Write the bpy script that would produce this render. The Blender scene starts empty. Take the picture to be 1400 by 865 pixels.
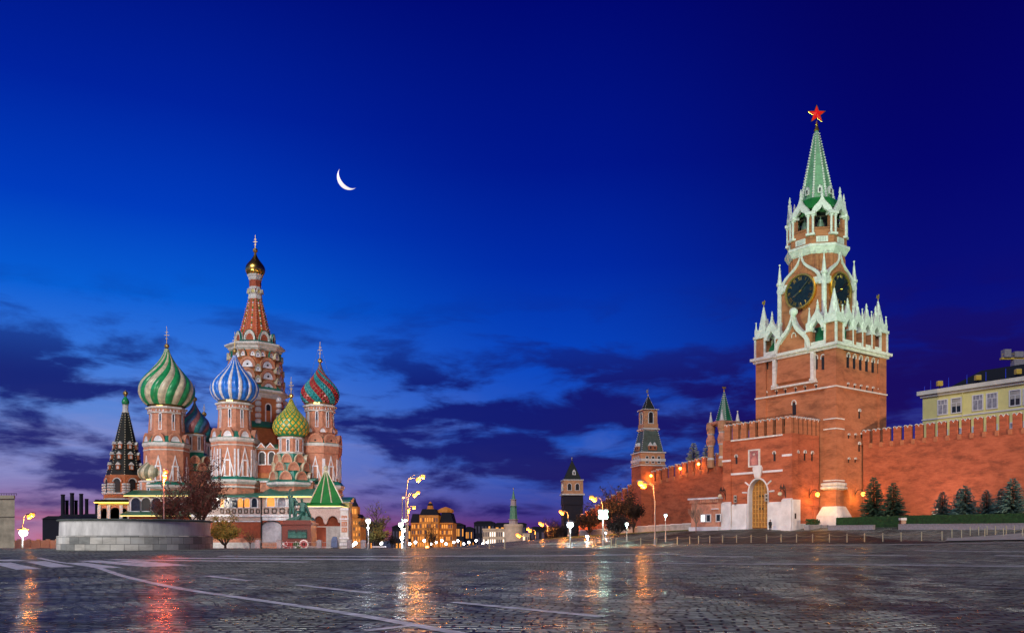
import bpy, math, random
import numpy as np
from mathutils import Vector, Matrix
R = math.radians
PI = math.pi
random.seed(7)
# tuned values: sky noise offsets, lamp strengths, setts relief, floodlights (place, aim, watts, colour, cone)
CLOUD_OX, CLOUD_OY = 3.3, 5.2
CLOUDS = ((-30, 10.6, 4.4, 2.2, .85), (-29, 5.8, 4.5, 1.4, .7), (-22.5, 4.6, 3, 2.4, .55), (-7, 11.6, 4.5, 1.0, .8), (4, 8.2, 11, 1.4, .9), (-3, 6.2, 6, 1.1, .7), (10, 11.2, 6, 1.3, .7), (28, 12, 5, 2.4, .9), (7, 4.6, 7, .9, .6), (20, 7, 6, 3, .5), (-18, 11.4, 2.2, .7, .5), (-13.5, 10, 2, .6, .5))
LAMP_O, LAMP_R, LAMP_W, LAMP_G = 3., 4., 7., 4.
LW_O, LW_R, LW_W = 2700., 6500., 700.
GB = .09
SUN = (1.7, 25, (1., .96, .90), (.30, .80, -.60))  # added fill lamp: strength, angle, colour, direction
FLOODS = [
 ((-8, 70, 16), (56, 150, 56), 210000, (.64, 1., .58), 24, .5, 1.), ((95, 60, 20), (60, 148, 50), 190000, (.68, 1., .60), 24, .5, 1.),
 ((-8, 78, 12), (50, 146, 18), 120000, (1., .70, .42), 27, .7, 1.), ((92, 66, 12), (66, 138, 14), 190000, (1., .66, .44), 34, .7, 1.),
 ((-90, 70, 16), (-52, 170, 28), 150000, (1., .86, .70), 40, .6, 1.), ((-20, 85, 10), (-50, 170, 18), 60000, (1., .88, .78), 44, .6, 1.),
 ((-74, 30, 13), (-36, 74, 2.), 60000, (1., .95, .88), 22, .8, 1.),  # added fill spot that brightens the round stone platform
 ((63.4, 128.3, 5.2), (72., 133., 11.), 2600, (1., .62, .48), 120, 1., .3), ((70.6, 118.2, 5.0), (79., 124., 11.), 1600, (1., .5, .34), 120, 1., .3),
]
sc = bpy.context.scene
col = sc.collection

# ------------------------------------------------------------------ camera
F, CX, HY, ZC = 1140.0, 700.0, 737.0, 1.65      # focal length in photo pixels, principal column, horizon row, eye height
cam_d = bpy.data.cameras.new('camera')
cam = bpy.data.objects.new('camera', cam_d); col.objects.link(cam)
cam.location = (0, 0, ZC); cam.rotation_euler = (R(90), 0, 0)
cam_d.sensor_width = 36; cam_d.lens = 36 * F / 1400
cam_d.shift_y = (HY - 432.5) / 1400
cam_d.clip_start = 0.5; cam_d.clip_end = 20000
sc.camera = cam
sc.view_settings.view_transform = 'Standard'; sc.view_settings.look = 'None'
sc.view_settings.gamma = 1; sc.view_settings.exposure = 0
sc.view_settings.use_curve_mapping = False
sc.render.engine = 'CYCLES'
try:
    sc.cycles.use_denoising = True; sc.cycles.denoiser = 'OPENIMAGEDENOISE'
except Exception: pass
sc.cycles.sample_clamp_indirect = 4
sc.cycles.max_bounces = 5; sc.cycles.diffuse_bounces = 2; sc.cycles.glossy_bounces = 3

def lin(c):
    c = c / 255.0
    return c / 12.92 if c <= .04045 else ((c + .055) / 1.055) ** 2.4
def S(r, g, b): return (lin(r), lin(g), lin(b), 1)

# ------------------------------------------------------------------ sky (all of it laid out by direction, at infinity)
w = bpy.data.worlds.new('World'); sc.world = w; w.use_nodes = True
nt = w.node_tree; nt.nodes.clear()
def N(t, tree=None, **kw):
    n = (tree or nt).nodes.new(t)
    for k, v in kw.items(): setattr(n, k, v)
    return n
def wire(a, b, tree=None): (tree or nt).links.new(a, b)
def mth(op, a, b=None, c=None, clamp=False, tree=None):
    n = N('ShaderNodeMath', tree, operation=op); n.use_clamp = clamp
    for i, v in enumerate((a, b, c)):
        if v is None: continue
        if isinstance(v, (int, float)): n.inputs[i].default_value = v
        else: wire(v, n.inputs[i], tree)
    return n.outputs[0]
def mapr(v, a, b, c=0., d=1., tree=None):
    n = N('ShaderNodeMapRange', tree, interpolation_type='SMOOTHSTEP')
    wire(v, n.inputs[0], tree)
    for i, x in enumerate((a, b, c, d)): n.inputs[i + 1].default_value = x
    return n.outputs[0]
def mixc(f, a, b, mode='MIX', tree=None):
    n = N('ShaderNodeMix', tree, data_type='RGBA', blend_type=mode)
    for i, v in ((0, f), (6, a), (7, b)):
        if isinstance(v, (int, float)): n.inputs[i].default_value = v
        elif isinstance(v, tuple): n.inputs[i].default_value = v
        else: wire(v, n.inputs[i], tree)
    return n.outputs[2]
def ramp(v, stops, tree=None):
    n = N('ShaderNodeValToRGB', tree); e = n.color_ramp.elements
    while len(e) < len(stops): e.new(0.5)
    for el_, (p, c) in zip(e, stops): el_.position = p; el_.color = c
    wire(v, n.inputs[0], tree)
    return n.outputs[0]
tc = N('ShaderNodeTexCoord'); sep = N('ShaderNodeSeparateXYZ'); wire(tc.outputs['Generated'], sep.inputs[0])
az = mth('MULTIPLY', mth('ARCTAN2', sep.outputs[0], sep.outputs[1]), 180 / PI)
el = mth('MULTIPLY', mth('ARCSINE', sep.outputs[2]), 180 / PI)
t = mth('DIVIDE', el, 60, clamp=True)
def stops(*l): return [(a / 60, S(*c)) for a, c in l]
c_l = ramp(t, stops((0, (214, 84, 98)), (.8, (192, 92, 118)), (2.0, (152, 110, 158)), (4, (132, 136, 200)), (8, (96, 138, 220)), (11, (58, 122, 226)), (15, (8, 98, 220)), (20, (0, 62, 196)), (26, (0, 36, 164)), (33, (0, 17, 130)), (60, (0, 3, 66))))
c_m = ramp(t, stops((0, (66, 28, 92)), (1.0, (76, 46, 126)), (2.4, (60, 72, 164)), (5.2, (40, 92, 198)), (12, (8, 72, 198)), (18, (0, 44, 172)), (24, (0, 24, 146)), (33, (0, 9, 118)), (60, (0, 1, 56))))
c_r = ramp(t, stops((0, (44, 14, 70)), (4, (46, 20, 94)), (9, (20, 28, 132)), (15, (10, 16, 124)), (22, (4, 6, 112)), (33, (4, 2, 90)), (60, (0, 0, 48))))
skyc = mixc(mapr(az, -24, 4), c_l, c_m)
skyc = mixc(mapr(az, 2, 27), skyc, c_r)
def cloud_noise(sx, sy, ox, oy, detail=6, rough=.55, dist=.6, scale=1.0):
    cb = N('ShaderNodeCombineXYZ')
    wire(mth('ADD', mth('MULTIPLY', az, sx), ox), cb.inputs[0]); wire(mth('ADD', mth('MULTIPLY', el, sy), oy), cb.inputs[1])
    n = N('ShaderNodeTexNoise'); n.inputs['Scale'].default_value = scale; n.inputs['Detail'].default_value = detail
    n.inputs['Roughness'].default_value = rough; n.inputs['Distortion'].default_value = dist
    wire(cb.outputs[0], n.inputs['Vector']); return n.outputs[0]
band = mth('MULTIPLY', mapr(el, 17.5, 9.5), mapr(el, 0.1, 1.6))
n1 = cloud_noise(.14, .46, CLOUD_OX, CLOUD_OY, 7, .58, .28)
acc = None
for a_, e_, sa, se, am in CLOUDS:
    g1 = mth('POWER', mth('ABSOLUTE', mth('DIVIDE', mth('SUBTRACT', az, a_), sa)), 2.); g2 = mth('POWER', mth('ABSOLUTE', mth('DIVIDE', mth('SUBTRACT', el, e_), se)), 2.)
    g = mth('MULTIPLY', mth('EXPONENT', mth('MULTIPLY', mth('ADD', g1, g2), -1.)), am); acc = g if acc is None else mth('ADD', acc, g)
dens = mth('ADD', n1, mth('MULTIPLY', acc, .24))
m1 = mth('MULTIPLY', mapr(dens, .465, .655), band)
wisp = mth('MULTIPLY', mapr(cloud_noise(.15, .62, 3.1, 9.4, 5, .6, .8), .42, .68), mapr(el, 11.5, 4))
skyc = mixc(mth('MULTIPLY', wisp, .45), skyc, mixc(mapr(az, -22, 2), S(160, 156, 208), mixc(mapr(el, 1, 5), S(96, 66, 140), S(92, 112, 194))))
cl_c = mixc(mapr(az, -10, 22), mixc(mapr(el, 1, 9), S(30, 24, 104), S(15, 20, 112)), mixc(mapr(el, 2, 10), S(34, 14, 88), S(26, 12, 96)))
skyc = mixc(mth('MULTIPLY', m1, .93), skyc, cl_c)
nish = N('ShaderNodeTexSky', sky_type='NISHITA'); nish.sun_disc = False
nish.sun_elevation = R(-5); nish.sun_rotation = R(-35)
bg1 = N('ShaderNodeBackground'); wire(skyc, bg1.inputs[0]); bg1.inputs[1].default_value = .92
bg2 = N('ShaderNodeBackground'); wire(nish.outputs[0], bg2.inputs[0]); bg2.inputs[1].default_value = .008
ads = N('ShaderNodeAddShader'); wire(bg1.outputs[0], ads.inputs[0]); wire(bg2.outputs[0], ads.inputs[1])
wo = N('ShaderNodeOutputWorld'); wire(ads.outputs[0], wo.inputs[0])

# ------------------------------------------------------------------ floodlights (the photo shows both monuments and the wall floodlit, lamp places are assumed; the platform's spot is an added fill)
def flood(loc, at, power, colr, angle, blend=.5, size=.6):
    d = bpy.data.lights.new('floodlight', 'SPOT'); d.energy = power; d.color = colr; d.spot_size = R(angle); d.spot_blend = blend; d.shadow_soft_size = size
    o = bpy.data.objects.new('floodlight', d); col.objects.link(o); o.location = loc
    o.rotation_euler = (Vector(at) - Vector(loc)).to_track_quat('-Z', 'Y').to_euler()
    return o
GRN, WRM, NEU = (.86, 1., .80), (1., .74, .48), (1., .90, .80)
for l in FLOODS: flood(*l)
# added fill: one wide soft lamp behind the camera, evenly brightening ground and fronts
sd_ = bpy.data.lights.new('fill_sun', 'SUN'); sd_.energy = SUN[0]; sd_.angle = R(SUN[1]); sd_.color = SUN[2]
so_ = bpy.data.objects.new('fill_sun', sd_); col.objects.link(so_); so_.rotation_euler = Vector(SUN[3]).to_track_quat('-Z', 'Y').to_euler()

# ------------------------------------------------------------------ materials
M = {}
def mat(name, c, rough=.7, metal=0., var=.25, nscale=1.5, stretch=(1, 1, 1), bump=0., bscale=20., emit=0., ecol=None, spec=.5, c2=None, coat=0.):
    m = bpy.data.materials.new(name); m.use_nodes = True; M[name] = m
    tr = m.node_tree; b = tr.nodes['Principled BSDF']
    b.inputs['Roughness'].default_value = rough; b.inputs['Metallic'].default_value = metal
    b.inputs['Specular IOR Level'].default_value = spec; b.inputs['Coat Weight'].default_value = coat
    c = tuple(c) + (1,) if len(c) == 3 else c
    t_ = N('ShaderNodeTexCoord', tr); mp = N('ShaderNodeMapping', tr); mp.inputs['Scale'].default_value = stretch
    wire(t_.outputs['Object'], mp.inputs[0], tr)
    if var > 0:
        n = N('ShaderNodeTexNoise', tr); n.inputs['Scale'].default_value = nscale; n.inputs['Detail'].default_value = 5; n.inputs['Roughness'].default_value = .62
        wire(mp.outputs[0], n.inputs['Vector'], tr)
        d = tuple(x * (1 - var) for x in c[:3]) + (1,)
        u = tuple(c2) + (1,) if c2 else tuple(min(1, x * (1 + var)) for x in c[:3]) + (1,)
        wire(ramp(n.outputs[0], ((.32, d), (.68, u)), tr), b.inputs['Base Color'], tr)
    else: b.inputs['Base Color'].default_value = c
    if bump > 0:
        n = N('ShaderNodeTexNoise', tr); n.inputs['Scale'].default_value = bscale; n.inputs['Detail'].default_value = 4
        wire(mp.outputs[0], n.inputs['Vector'], tr)
        bp = N('ShaderNodeBump', tr); bp.inputs['Strength'].default_value = bump; bp.inputs['Distance'].default_value = .05
        wire(n.outputs[0], bp.inputs['Height'], tr); wire(bp.outputs[0], b.inputs['Normal'], tr)
    if emit > 0:
        b.inputs['Emission Color'].default_value = tuple(ecol or c[:3]) + (1,) if len(ecol or c) == 3 else (ecol or c)
        b.inputs['Emission Strength'].default_value = emit
    return m
def masonry(name, c1, c2, cm, bw, bh, rough=.8, mode='xy', mort=.012, var=.35, bump=.4, off=.5):
    """coursed brick or block, laid along the wall (x+y) or round the axis ('round', radius in metres as mode[1])"""
    m = mat(name, (.5, .5, .5), rough, var=0); tr = m.node_tree; b = tr.nodes['Principled BSDF']
    t_ = N('ShaderNodeTexCoord', tr); sp = N('ShaderNodeSeparateXYZ', tr); wire(t_.outputs['Object'], sp.inputs[0], tr)
    if mode == 'xy': u = mth('ADD', sp.outputs[0], sp.outputs[1], tree=tr)
    else: u = mth('MULTIPLY', mth('ARCTAN2', sp.outputs[0], mth('MULTIPLY', sp.outputs[1], -1, tree=tr), tree=tr), mode, tree=tr)
    cb = N('ShaderNodeCombineXYZ', tr); wire(u, cb.inputs[0], tr); wire(sp.outputs[2], cb.inputs[1], tr)
    br = N('ShaderNodeTexBrick', tr); wire(cb.outputs[0], br.inputs['Vector'], tr)
    br.inputs['Scale'].default_value = 1; br.inputs['Brick Width'].default_value = bw; br.inputs['Row Height'].default_value = bh
    br.inputs['Mortar Size'].default_value = mort; br.inputs['Mortar Smooth'].default_value = .3; br.offset = off
    br.inputs['Color1'].default_value = c1 + (1,); br.inputs['Color2'].default_value = c2 + (1,); br.inputs['Mortar'].default_value = cm + (1,)
    n = N('ShaderNodeTexNoise', tr); n.inputs['Scale'].default_value = .8; n.inputs['Detail'].default_value = 9; n.inputs['Roughness'].default_value = .7
    mp = N('ShaderNodeMapping', tr); mp.inputs['Scale'].default_value = (.4, .4, 1.1); wire(t_.outputs['Object'], mp.inputs[0], tr); wire(mp.outputs[0], n.inputs['Vector'], tr)
    wire(mixc(1., br.outputs[0], ramp(n.outputs[0], ((.34, (1 - var * 1.25,) * 3 + (1,)), (.52, (1, 1, 1, 1)), (.68, (1 + var * .35, 1 + var * .5, 1 + var * .7, 1))), tr), 'MULTIPLY', tr), b.inputs['Base Color'], tr)
    bp = N('ShaderNodeBump', tr); bp.inputs['Strength'].default_value = bump; bp.inputs['Distance'].default_value = .03; bp.invert = True
    wire(br.outputs['Fac'], bp.inputs['Height'], tr); wire(bp.outputs[0], b.inputs['Normal'], tr)
    return m

masonry('brick', (.46, .17, .072), (.40, .138, .058), (.38, .17, .10), .55, .17, .85)
masonry('brick_wall', (.46, .118, .048), (.39, .094, .038), (.33, .12, .065), .55, .17, .85, var=.42)
masonry('brick_round', (.42, .135, .085), (.36, .11, .068), (.36, .16, .11), .5, .2, .85, mode=3.0, var=.2)
mat('brick_pink', (.52, .235, .145), .8, var=.28, nscale=1.2, bump=.3, bscale=12)
mat('brick_deep', (.36, .085, .04), .8, var=.25, nscale=1.5, bump=.3, bscale=12)
mat('brick_tan', (.48, .25, .125), .8, var=.18, nscale=1.2)  # lighter tan puts the floodlight on the far towers into the brick colour
mat('brick_orange', (.45, .15, .055), .8, var=.2, nscale=1.5)
mat('white_stone', (.62, .63, .60), .75, var=.2, nscale=1.6, bump=.25, bscale=9)
mat('white_paint', (.66, .66, .68), .7, var=.14, nscale=.7, bump=.1, bscale=8)
mat('pink_stone', (.52, .36, .31), .75, var=.3, nscale=9, c2=(.60, .50, .45))
mat('green_roof', (.012, .13, .062), .4, var=.3, nscale=.8)
mat('teal_roof', (.010, .19, .135), .4, var=.3, nscale=.8)
mat('bright_green', (.013, .18, .035), .4, var=.25, nscale=.8)
mat('tent_green', (.13, .30, .16), .45, var=.25, nscale=1.2)
mat('dark_green', (.012, .05, .025), .4, var=.4, nscale=1)
mat('black_roof', (.006, .010, .008), .75, var=.5, nscale=2)
mat('slate_green', (.075, .105, .085), .55, var=.3, nscale=2)
mat('gold', (.85, .55, .12), .28, 1., var=.15)
mat('gold_lit', (.75, .52, .16), .32, .9, var=.1)
mat('gilt', (.62, .42, .09), .35, .7, var=.2)
mat('dial_black', (.012, .022, .019), .25, var=.3)
mat('dark', (.012, .012, .014), .5, var=.3)
mat('iron', (.02, .02, .022), .45, .6, var=.3)
mat('glass', (.02, .03, .05), .12, var=.5, nscale=2)
mat('glass_lit', (.26, .26, .30), .25, var=.5, nscale=1.2, emit=.02, ecol=(.5, .55, 1))
mat('glass_amber', (.5, .2, .04), .3, var=.3, emit=.9, ecol=(1., .34, .06))
mat('glass_white', (.6, .6, .6), .3, var=.3, emit=3., ecol=(1., .95, .85))
mat('star_red', (.5, .01, .01), .2, var=.2, emit=.45, ecol=(1., .015, .01))
mat('d_blue', (.018, .18, .72), .32, var=.3, nscale=1.1, coat=.4); mat('d_white', (.72, .74, .80), .35, var=.3, nscale=1.1, coat=.4)
mat('d_green', (.016, .29, .095), .32, var=.3, nscale=1.1, coat=.4); mat('d_cream', (.56, .52, .36), .38, var=.3, nscale=1.1, coat=.3)
mat('d_teal', (.012, .19, .20), .35, var=.3, nscale=1.1, coat=.3); mat('d_rose', (.33, .095, .10), .4, var=.3, nscale=1.1, coat=.3)
mat('d_aqua', (.03, .27, .30), .35, var=.3, coat=.3); mat('d_slate', (.07, .17, .36), .35, var=.3, coat=.3); mat('d_pink', (.40, .17, .19), .4, var=.3, coat=.2)
mat('d_yellow', (.66, .42, .03), .38, var=.3, nscale=1.1, coat=.3); mat('d_red', (.36, .025, .03), .38, var=.3, nscale=1.1, coat=.3)
mat('d_shaded', (.012, .013, .02), .4, var=.3); mat('d_sage', (.20, .21, .13), .45, var=.25)
mat('ochre', (.72, .67, .27), .75, var=.1, nscale=.4)
mat('pale_wall', (.70, .68, .58), .8, var=.15, nscale=.4)
mat('tan_wall', (.44, .40, .28), .85, var=.3, nscale=.6)
mat('bronze', (.028, .125, .105), .5, .35, var=.45, nscale=3)
mat('bell_bronze', (.13, .20, .15), .45, .5, var=.3)
mat('granite_red', (.12, .04, .028), .35, var=.35, nscale=8)
mat('granite_grey', (.27, .26, .27), .55, var=.25, nscale=4)
mat('concrete', (.36, .35, .33), .85, var=.25, nscale=1.2, bump=.2)
mat('wood_recess', (.27, .13, .03), .6, var=.3)
mat('wood_gold', (.48, .25, .055), .5, var=.28, nscale=2, stretch=(3, 3, .5))
mat('bark', (.05, .035, .025), .9, var=.4, nscale=5); mat('bark_pale', (.26, .17, .12), .9, var=.3, nscale=5)
mat('leaf_red', (.08, .018, .014), .7, var=.5, nscale=.8); mat('leaf_yellow', (.19, .145, .022), .7, var=.45, nscale=.9)
mat('leaf_brown', (.015, .011, .008), .75, var=.5, nscale=.8)
mat('leaf_olive', (.14, .13, .03), .7, var=.45, nscale=.8)
mat('needle', (.055, .125, .115), .7, var=.5, nscale=1.2); mat('needle_dark', (.028, .075, .045), .7, var=.5, nscale=1.2); mat('needle_lit', (.34, .36, .30), .7, var=.3)  # palest needles: floodlight on the fir tops put into the colour
mat('hedge', (.014, .06, .010), .75, var=.5, nscale=2.5); mat('grass_green', (.10, .13, .015), .9, var=.45, nscale=.8)
mat('metal_pale', (.34, .34, .33), .45, .4, var=.15)
mat('yellow_paint', (.62, .44, .06), .5, var=.15); mat('post_yellow', (.56, .50, .30), .5, .2, var=.15)
mat('rod_blue', (.03, .06, .55), .4, var=.1, emit=.12, ecol=(.02, .05, .9))
mat('skin', (.55, .33, .24), .6, var=.1); mat('coat_dark', (.012, .012, .018), .8, var=.3); mat('blue_cloth', (.10, .17, .30), .8, var=.3)
mat('flower_red', (.35, .015, .02), .7, var=.4, nscale=8); mat('flower_white', (.7, .68, .66), .7, var=.1); mat('leaf_green', (.03, .09, .02), .7, var=.4, nscale=6)
mat('far_dark', (.012, .012, .022), .9, var=.4, nscale=.05)
mat('line_paint', (.78, .78, .74), .6, var=.5, nscale=2.2, spec=.3)
mat('plaque_rose', (.32, .12, .12), .5, var=.5, nscale=2.5); mat('plaque_figure', (.5, .2, .17), .5, var=.3)
mat('lit_orange', (.5, .2, .04), .7, var=.35, nscale=.5, emit=.15, ecol=(1., .28, .025)); mat('win_far', (.2, .12, .05), .4, var=.3, emit=1.1, ecol=(1., .36, .05)); mat('win_white', (.3, .3, .3), .4, var=.3, emit=1.6, ecol=(1., .86, .7)); mat('win_dim', (.03, .03, .05), .3, var=.3, emit=.06, ecol=(.5, .4, .6)); mat('lit_cream', (.55, .42, .30), .8, var=.25, nscale=.3, emit=.12, ecol=(1., .68, .42))  # lit_orange, lit_cream: floodlight on far walls put in as a weak glow
def lamp_mat(name, c, e): return mat(name, c, .3, var=0, emit=e, ecol=c)
lamp_mat('lamp_orange', (1., .26, .03), LAMP_O); lamp_mat('lamp_red', (1., .10, .02), LAMP_R)
lamp_mat('lamp_white', (.86, .95, 1.), LAMP_W); lamp_mat('lamp_green', (.62, 1., .86), LAMP_W)
lamp_mat('lamp_small', (.95, .97, 1.), 14.); lamp_mat('lamp_warm', (1., .36, .06), 14.); lamp_mat('lamp_gate', (1., .42, .05), LAMP_G)

# ------------------------------------------------------------------ mesh builder
class MB:
    def __init__(s): s.v = []; s.f = []; s.m = []; s.names = []
    def mi(s, n):
        if n not in s.names: s.names.append(n)
        return s.names.index(n)
    def add(s, vs, fs, m):
        b = len(s.v); s.v += [tuple(v) for v in vs]
        for i, f in enumerate(fs):
            s.f.append(tuple(b + k for k in f)); s.m.append(s.mi(m if isinstance(m, str) else m[i]))
        return s
    def bx(s, x0, x1, y0, y1, z0, z1, m):
        return s.add([(x, y, z) for z in (z0, z1) for x, y in ((x0, y0), (x1, y0), (x1, y1), (x0, y1))],
                     [(3, 2, 1, 0), (4, 5, 6, 7), (0, 1, 5, 4), (1, 2, 6, 5), (2, 3, 7, 6), (3, 0, 4, 7)], m)
    def frame(s, x0, x1, y0, y1, z0, z1, p, m):          # a ring of four bars, proud by p, no overlapping faces
        s.bx(x0 - p, x1 + p, y0 - p, y0, z0, z1, m); s.bx(x0 - p, x1 + p, y1, y1 + p, z0, z1, m)
        s.bx(x0 - p, x0, y0, y1, z0, z1, m); return s.bx(x1, x1 + p, y0, y1, z0, z1, m)
    def lathe(s, prof, n, m, c=(0, 0), rot=0., sq=False):
        """prof: (r, z[, material of the band above]); flat sides; sq: r is the half-width across flats"""
        k = 1 / math.cos(PI / n) if sq else 1
        for i in range(len(prof) - 1):
            a, b_ = prof[i], prof[i + 1]; vs = []
            for r_, z in ((a[0], a[1]), (b_[0], b_[1])):
                for j in range(n):
                    t_ = 2 * PI * j / n + rot; vs.append((c[0] + r_ * k * math.cos(t_), c[1] + r_ * k * math.sin(t_), z))
            s.add(vs, [(j, (j + 1) % n, n + (j + 1) % n, n + j) for j in range(n)], a[2] if len(a) > 2 else m)
        for p, flip in ((prof[0], 1), (prof[-1], 0)):
            if p[0] > 1e-4:
                vs = [(c[0] + p[0] * k * math.cos(2 * PI * j / n + rot), c[1] + p[0] * k * math.sin(2 * PI * j / n + rot), p[1]) for j in range(n)]
                q = prof[0] if flip else prof[-2]
                s.add(vs, [tuple(range(n))[::-1] if flip else tuple(range(n))], q[2] if len(q) > 2 else m)
        return s
    def ball(s, c, r, m, n=12, h=8, sz=1.):
        pr = [(max(1e-5, r * math.sin(PI * i / h)), c[2] - r * sz * math.cos(PI * i / h)) for i in range(h + 1)]
        return s.lathe(pr, n, m, c[:2])
    def tube(s, p0, p1, r0, r1, m, n=6):
        a, b_ = Vector(p0), Vector(p1); d = b_ - a
        if d.length < 1e-6: return s
        q = d.to_track_quat('Z', 'Y'); vs = []
        for p, r_ in ((a, r0), (b_, r1)):
            for j in range(n): vs.append(p + q @ Vector((r_ * math.cos(2 * PI * j / n), r_ * math.sin(2 * PI * j / n), 0)))
        return s.add(vs, [(j, (j + 1) % n, n + (j + 1) % n, n + j) for j in range(n)] + [tuple(range(n))[::-1], tuple(range(n, 2 * n))], m)
    def path(s, pts, r, m, n=6):
        for a, b_ in zip(pts, pts[1:]): s.tube(a, b_, r, r, m, n)
        return s
    def prism(s, outline, m, o=(0, 0, 0), u=(1, 0, 0), v=(0, 0, 1), d=(0, 1, 0)):
        """extrude a 2-D outline (u, v) by the vector d"""
        o, u, v, d = Vector(o), Vector(u), Vector(v), Vector(d); n = len(outline)
        P = [o + u * a + v * b_ for a, b_ in outline]; P2 = [p + d for p in P]
        return s.add(P + P2, [tuple(range(n)), tuple(range(n, 2 * n))[::-1]] + [(j, n + j, n + (j + 1) % n, (j + 1) % n) for j in range(n)], m)
    def strip(s, outer, inner, m, o=(0, 0, 0), u=(1, 0, 0), v=(0, 0, 1), d=(0, 1, 0), close=False):
        """band between two poly-lines of equal length, extruded by d"""
        o, u, v, d = Vector(o), Vector(u), Vector(v), Vector(d); n = len(outer)
        A = [o + u * a + v * b_ for a, b_ in outer]; B = [o + u * a + v * b_ for a, b_ in inner]
        vs = A + B + [p + d for p in A] + [p + d for p in B]; fs = []
        for j in range(n if close else n - 1):
            k = (j + 1) % n
            fs += [(j, k, n + k, n + j), (2 * n + j, 3 * n + j, 3 * n + k, 2 * n + k), (j, 2 * n + j, 2 * n + k, k), (n + j, n + k, 3 * n + k, 3 * n + j)]
        if not close: fs += [(0, n, 3 * n, 2 * n), (n - 1, 3 * n - 1, 4 * n - 1, 2 * n - 1)]
        return s.add(vs, fs, m)
    def mesh(s, name, off=(0, 0, 0), smooth=False):
        me = bpy.data.meshes.new(name)
        me.from_pydata([(x - off[0], y - off[1], z - off[2]) for x, y, z in s.v], [], s.f)
        for n in s.names: me.materials.append(M[n])
        me.polygons.foreach_set('material_index', s.m)
        me.update()
        import bmesh
        b = bmesh.new(); b.from_mesh(me); bmesh.ops.recalc_face_normals(b, faces=b.faces); b.to_mesh(me); b.free()
        if smooth: me.polygons.foreach_set('use_smooth', [True] * len(me.polygons))
        return me
    def build(s, name, parent=None, off=None, smooth=False):
        if off is None: off = OFF.get(parent, (0, 0, 0)) if parent else (0, 0, 0)
        o = bpy.data.objects.new(name, s.mesh(name, off, smooth)); col.objects.link(o)
        if parent: o.parent = parent; OFF[o] = off
        return o
OFF = {}
def tag(o, label=None, cat=None, group=None, kind=None):
    for k, v in (('label', label), ('category', cat), ('group', group), ('kind', kind)):
        if v: o[k] = v
    return o
def empty(name, loc, label, cat, group=None, rot=0., off=None):
    """a thing's Empty; its parts are built in the frame that 'off' is given in (world axes unless rot says otherwise)"""
    o = bpy.data.objects.new(name, None); col.objects.link(o); o.location = loc; o.rotation_euler = (0, 0, rot); o.empty_display_size = .5
    OFF[o] = off if off is not None else loc
    return tag(o, label, cat, group)
def inst(name, mesh, parent, loc, rz=0., label=None):
    o = bpy.data.objects.new(name, mesh); col.objects.link(o); o.parent = parent; o.location = loc; o.rotation_euler = (0, 0, rz); OFF[o] = (0, 0, 0)
    if label: o['label'] = label
    return o
def solid(name, label, cat, mb, loc, group=None, smooth=False):
    """a thing of one mesh, origin at loc (world axes)"""
    o = mb.build(name, None, loc, smooth); o.location = loc
    return tag(o, label, cat, group)

# the Kremlin's own axes: x along the tower's right-hand face, y along its gate face, origin at the near corner
KP = (54.4, 140.0); KR = R(35.75); KC, KS = math.cos(KR), math.sin(KR)
def kw(x, y): return (KP[0] + KC * x - KS * y, KP[1] + KS * x + KC * y)
def kl(X, Y): dx, dy = X - KP[0], Y - KP[1]; return (KC * dx + KS * dy, -KS * dx + KC * dy)
def kempty(name, x, y, z, label, cat, group=None):
    a = kw(x, y); return empty(name, (a[0], a[1], z), label, cat, group, KR, (x, y, z))
def k_on_x(px, x):       # y on the plane x = const seen at column px
    t_ = (px - CX) / F; a, b_ = kw(x, 0); return (a - t_ * b_) / (KS + t_ * KC)
def k_on_y(px, y):
    t_ = (px - CX) / F; a, b_ = kw(0, y); return (t_ * b_ - a) / (KC - t_ * KS)
def PX(px, Y): return (px - CX) / F * Y
def PZ(py, Y): return ZC + (HY - py) / F * Y

# ------------------------------------------------------------------ ground
def interp(x, pts):
    if x <= pts[0][0]: return pts[0][1]
    for (a, p), (b_, q) in zip(pts, pts[1:]):
        if x <= b_:
            t_ = (x - a) / (b_ - a); t_ = t_ * t_ * (3 - 2 * t_); return p + (q - p) * t_
    return pts[-1][1]
def catm(x, pts):
    """smooth (cubic) curve through points, flat beyond its ends"""
    if x <= pts[0][0]: return pts[0][1]
    if x >= pts[-1][0]: return pts[-1][1]
    for i in range(len(pts) - 1):
        if x <= pts[i + 1][0]: break
    sl = lambda j: 0 if j in (0, len(pts) - 1) else (pts[j + 1][1] - pts[j - 1][1]) / (pts[j + 1][0] - pts[j - 1][0])
    a, b_ = pts[i], pts[i + 1]; h_ = b_[0] - a[0]; t_ = (x - a[0]) / h_
    return (a[1] * (1 + 2 * t_) * (1 - t_) ** 2 + sl(i) * h_ * t_ * (1 - t_) ** 2 + b_[1] * t_ * t_ * (3 - 2 * t_) + sl(i + 1) * h_ * t_ * t_ * (t_ - 1))
H0 = ((8, 0), (40, .33), (72, .70), (100, .60), (130, .25), (165, -.28), (210, -2.6), (300, -9), (420, -15.5), (520, -16.5))
HB = ((-62, 0), (-45, .22), (-35, .62), (-20, 1.85), (-8, 3.3), (8, 4.3), (30, 4.6))
def ground_h(X, Y):
    h_ = catm(Y, H0)
    x, y = kl(X, Y)
    return h_ + catm(x, HB) * (1 - interp(Y, ((195, 0), (330, 1)))) * interp(Y, ((-60, 0), (20, 1))) - interp(y, ((-36, 1.05), (0, .45), (12, 0))) * interp(x, ((-40, 0), (-9, 1), (-1, .4), (8, .2)))
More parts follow.
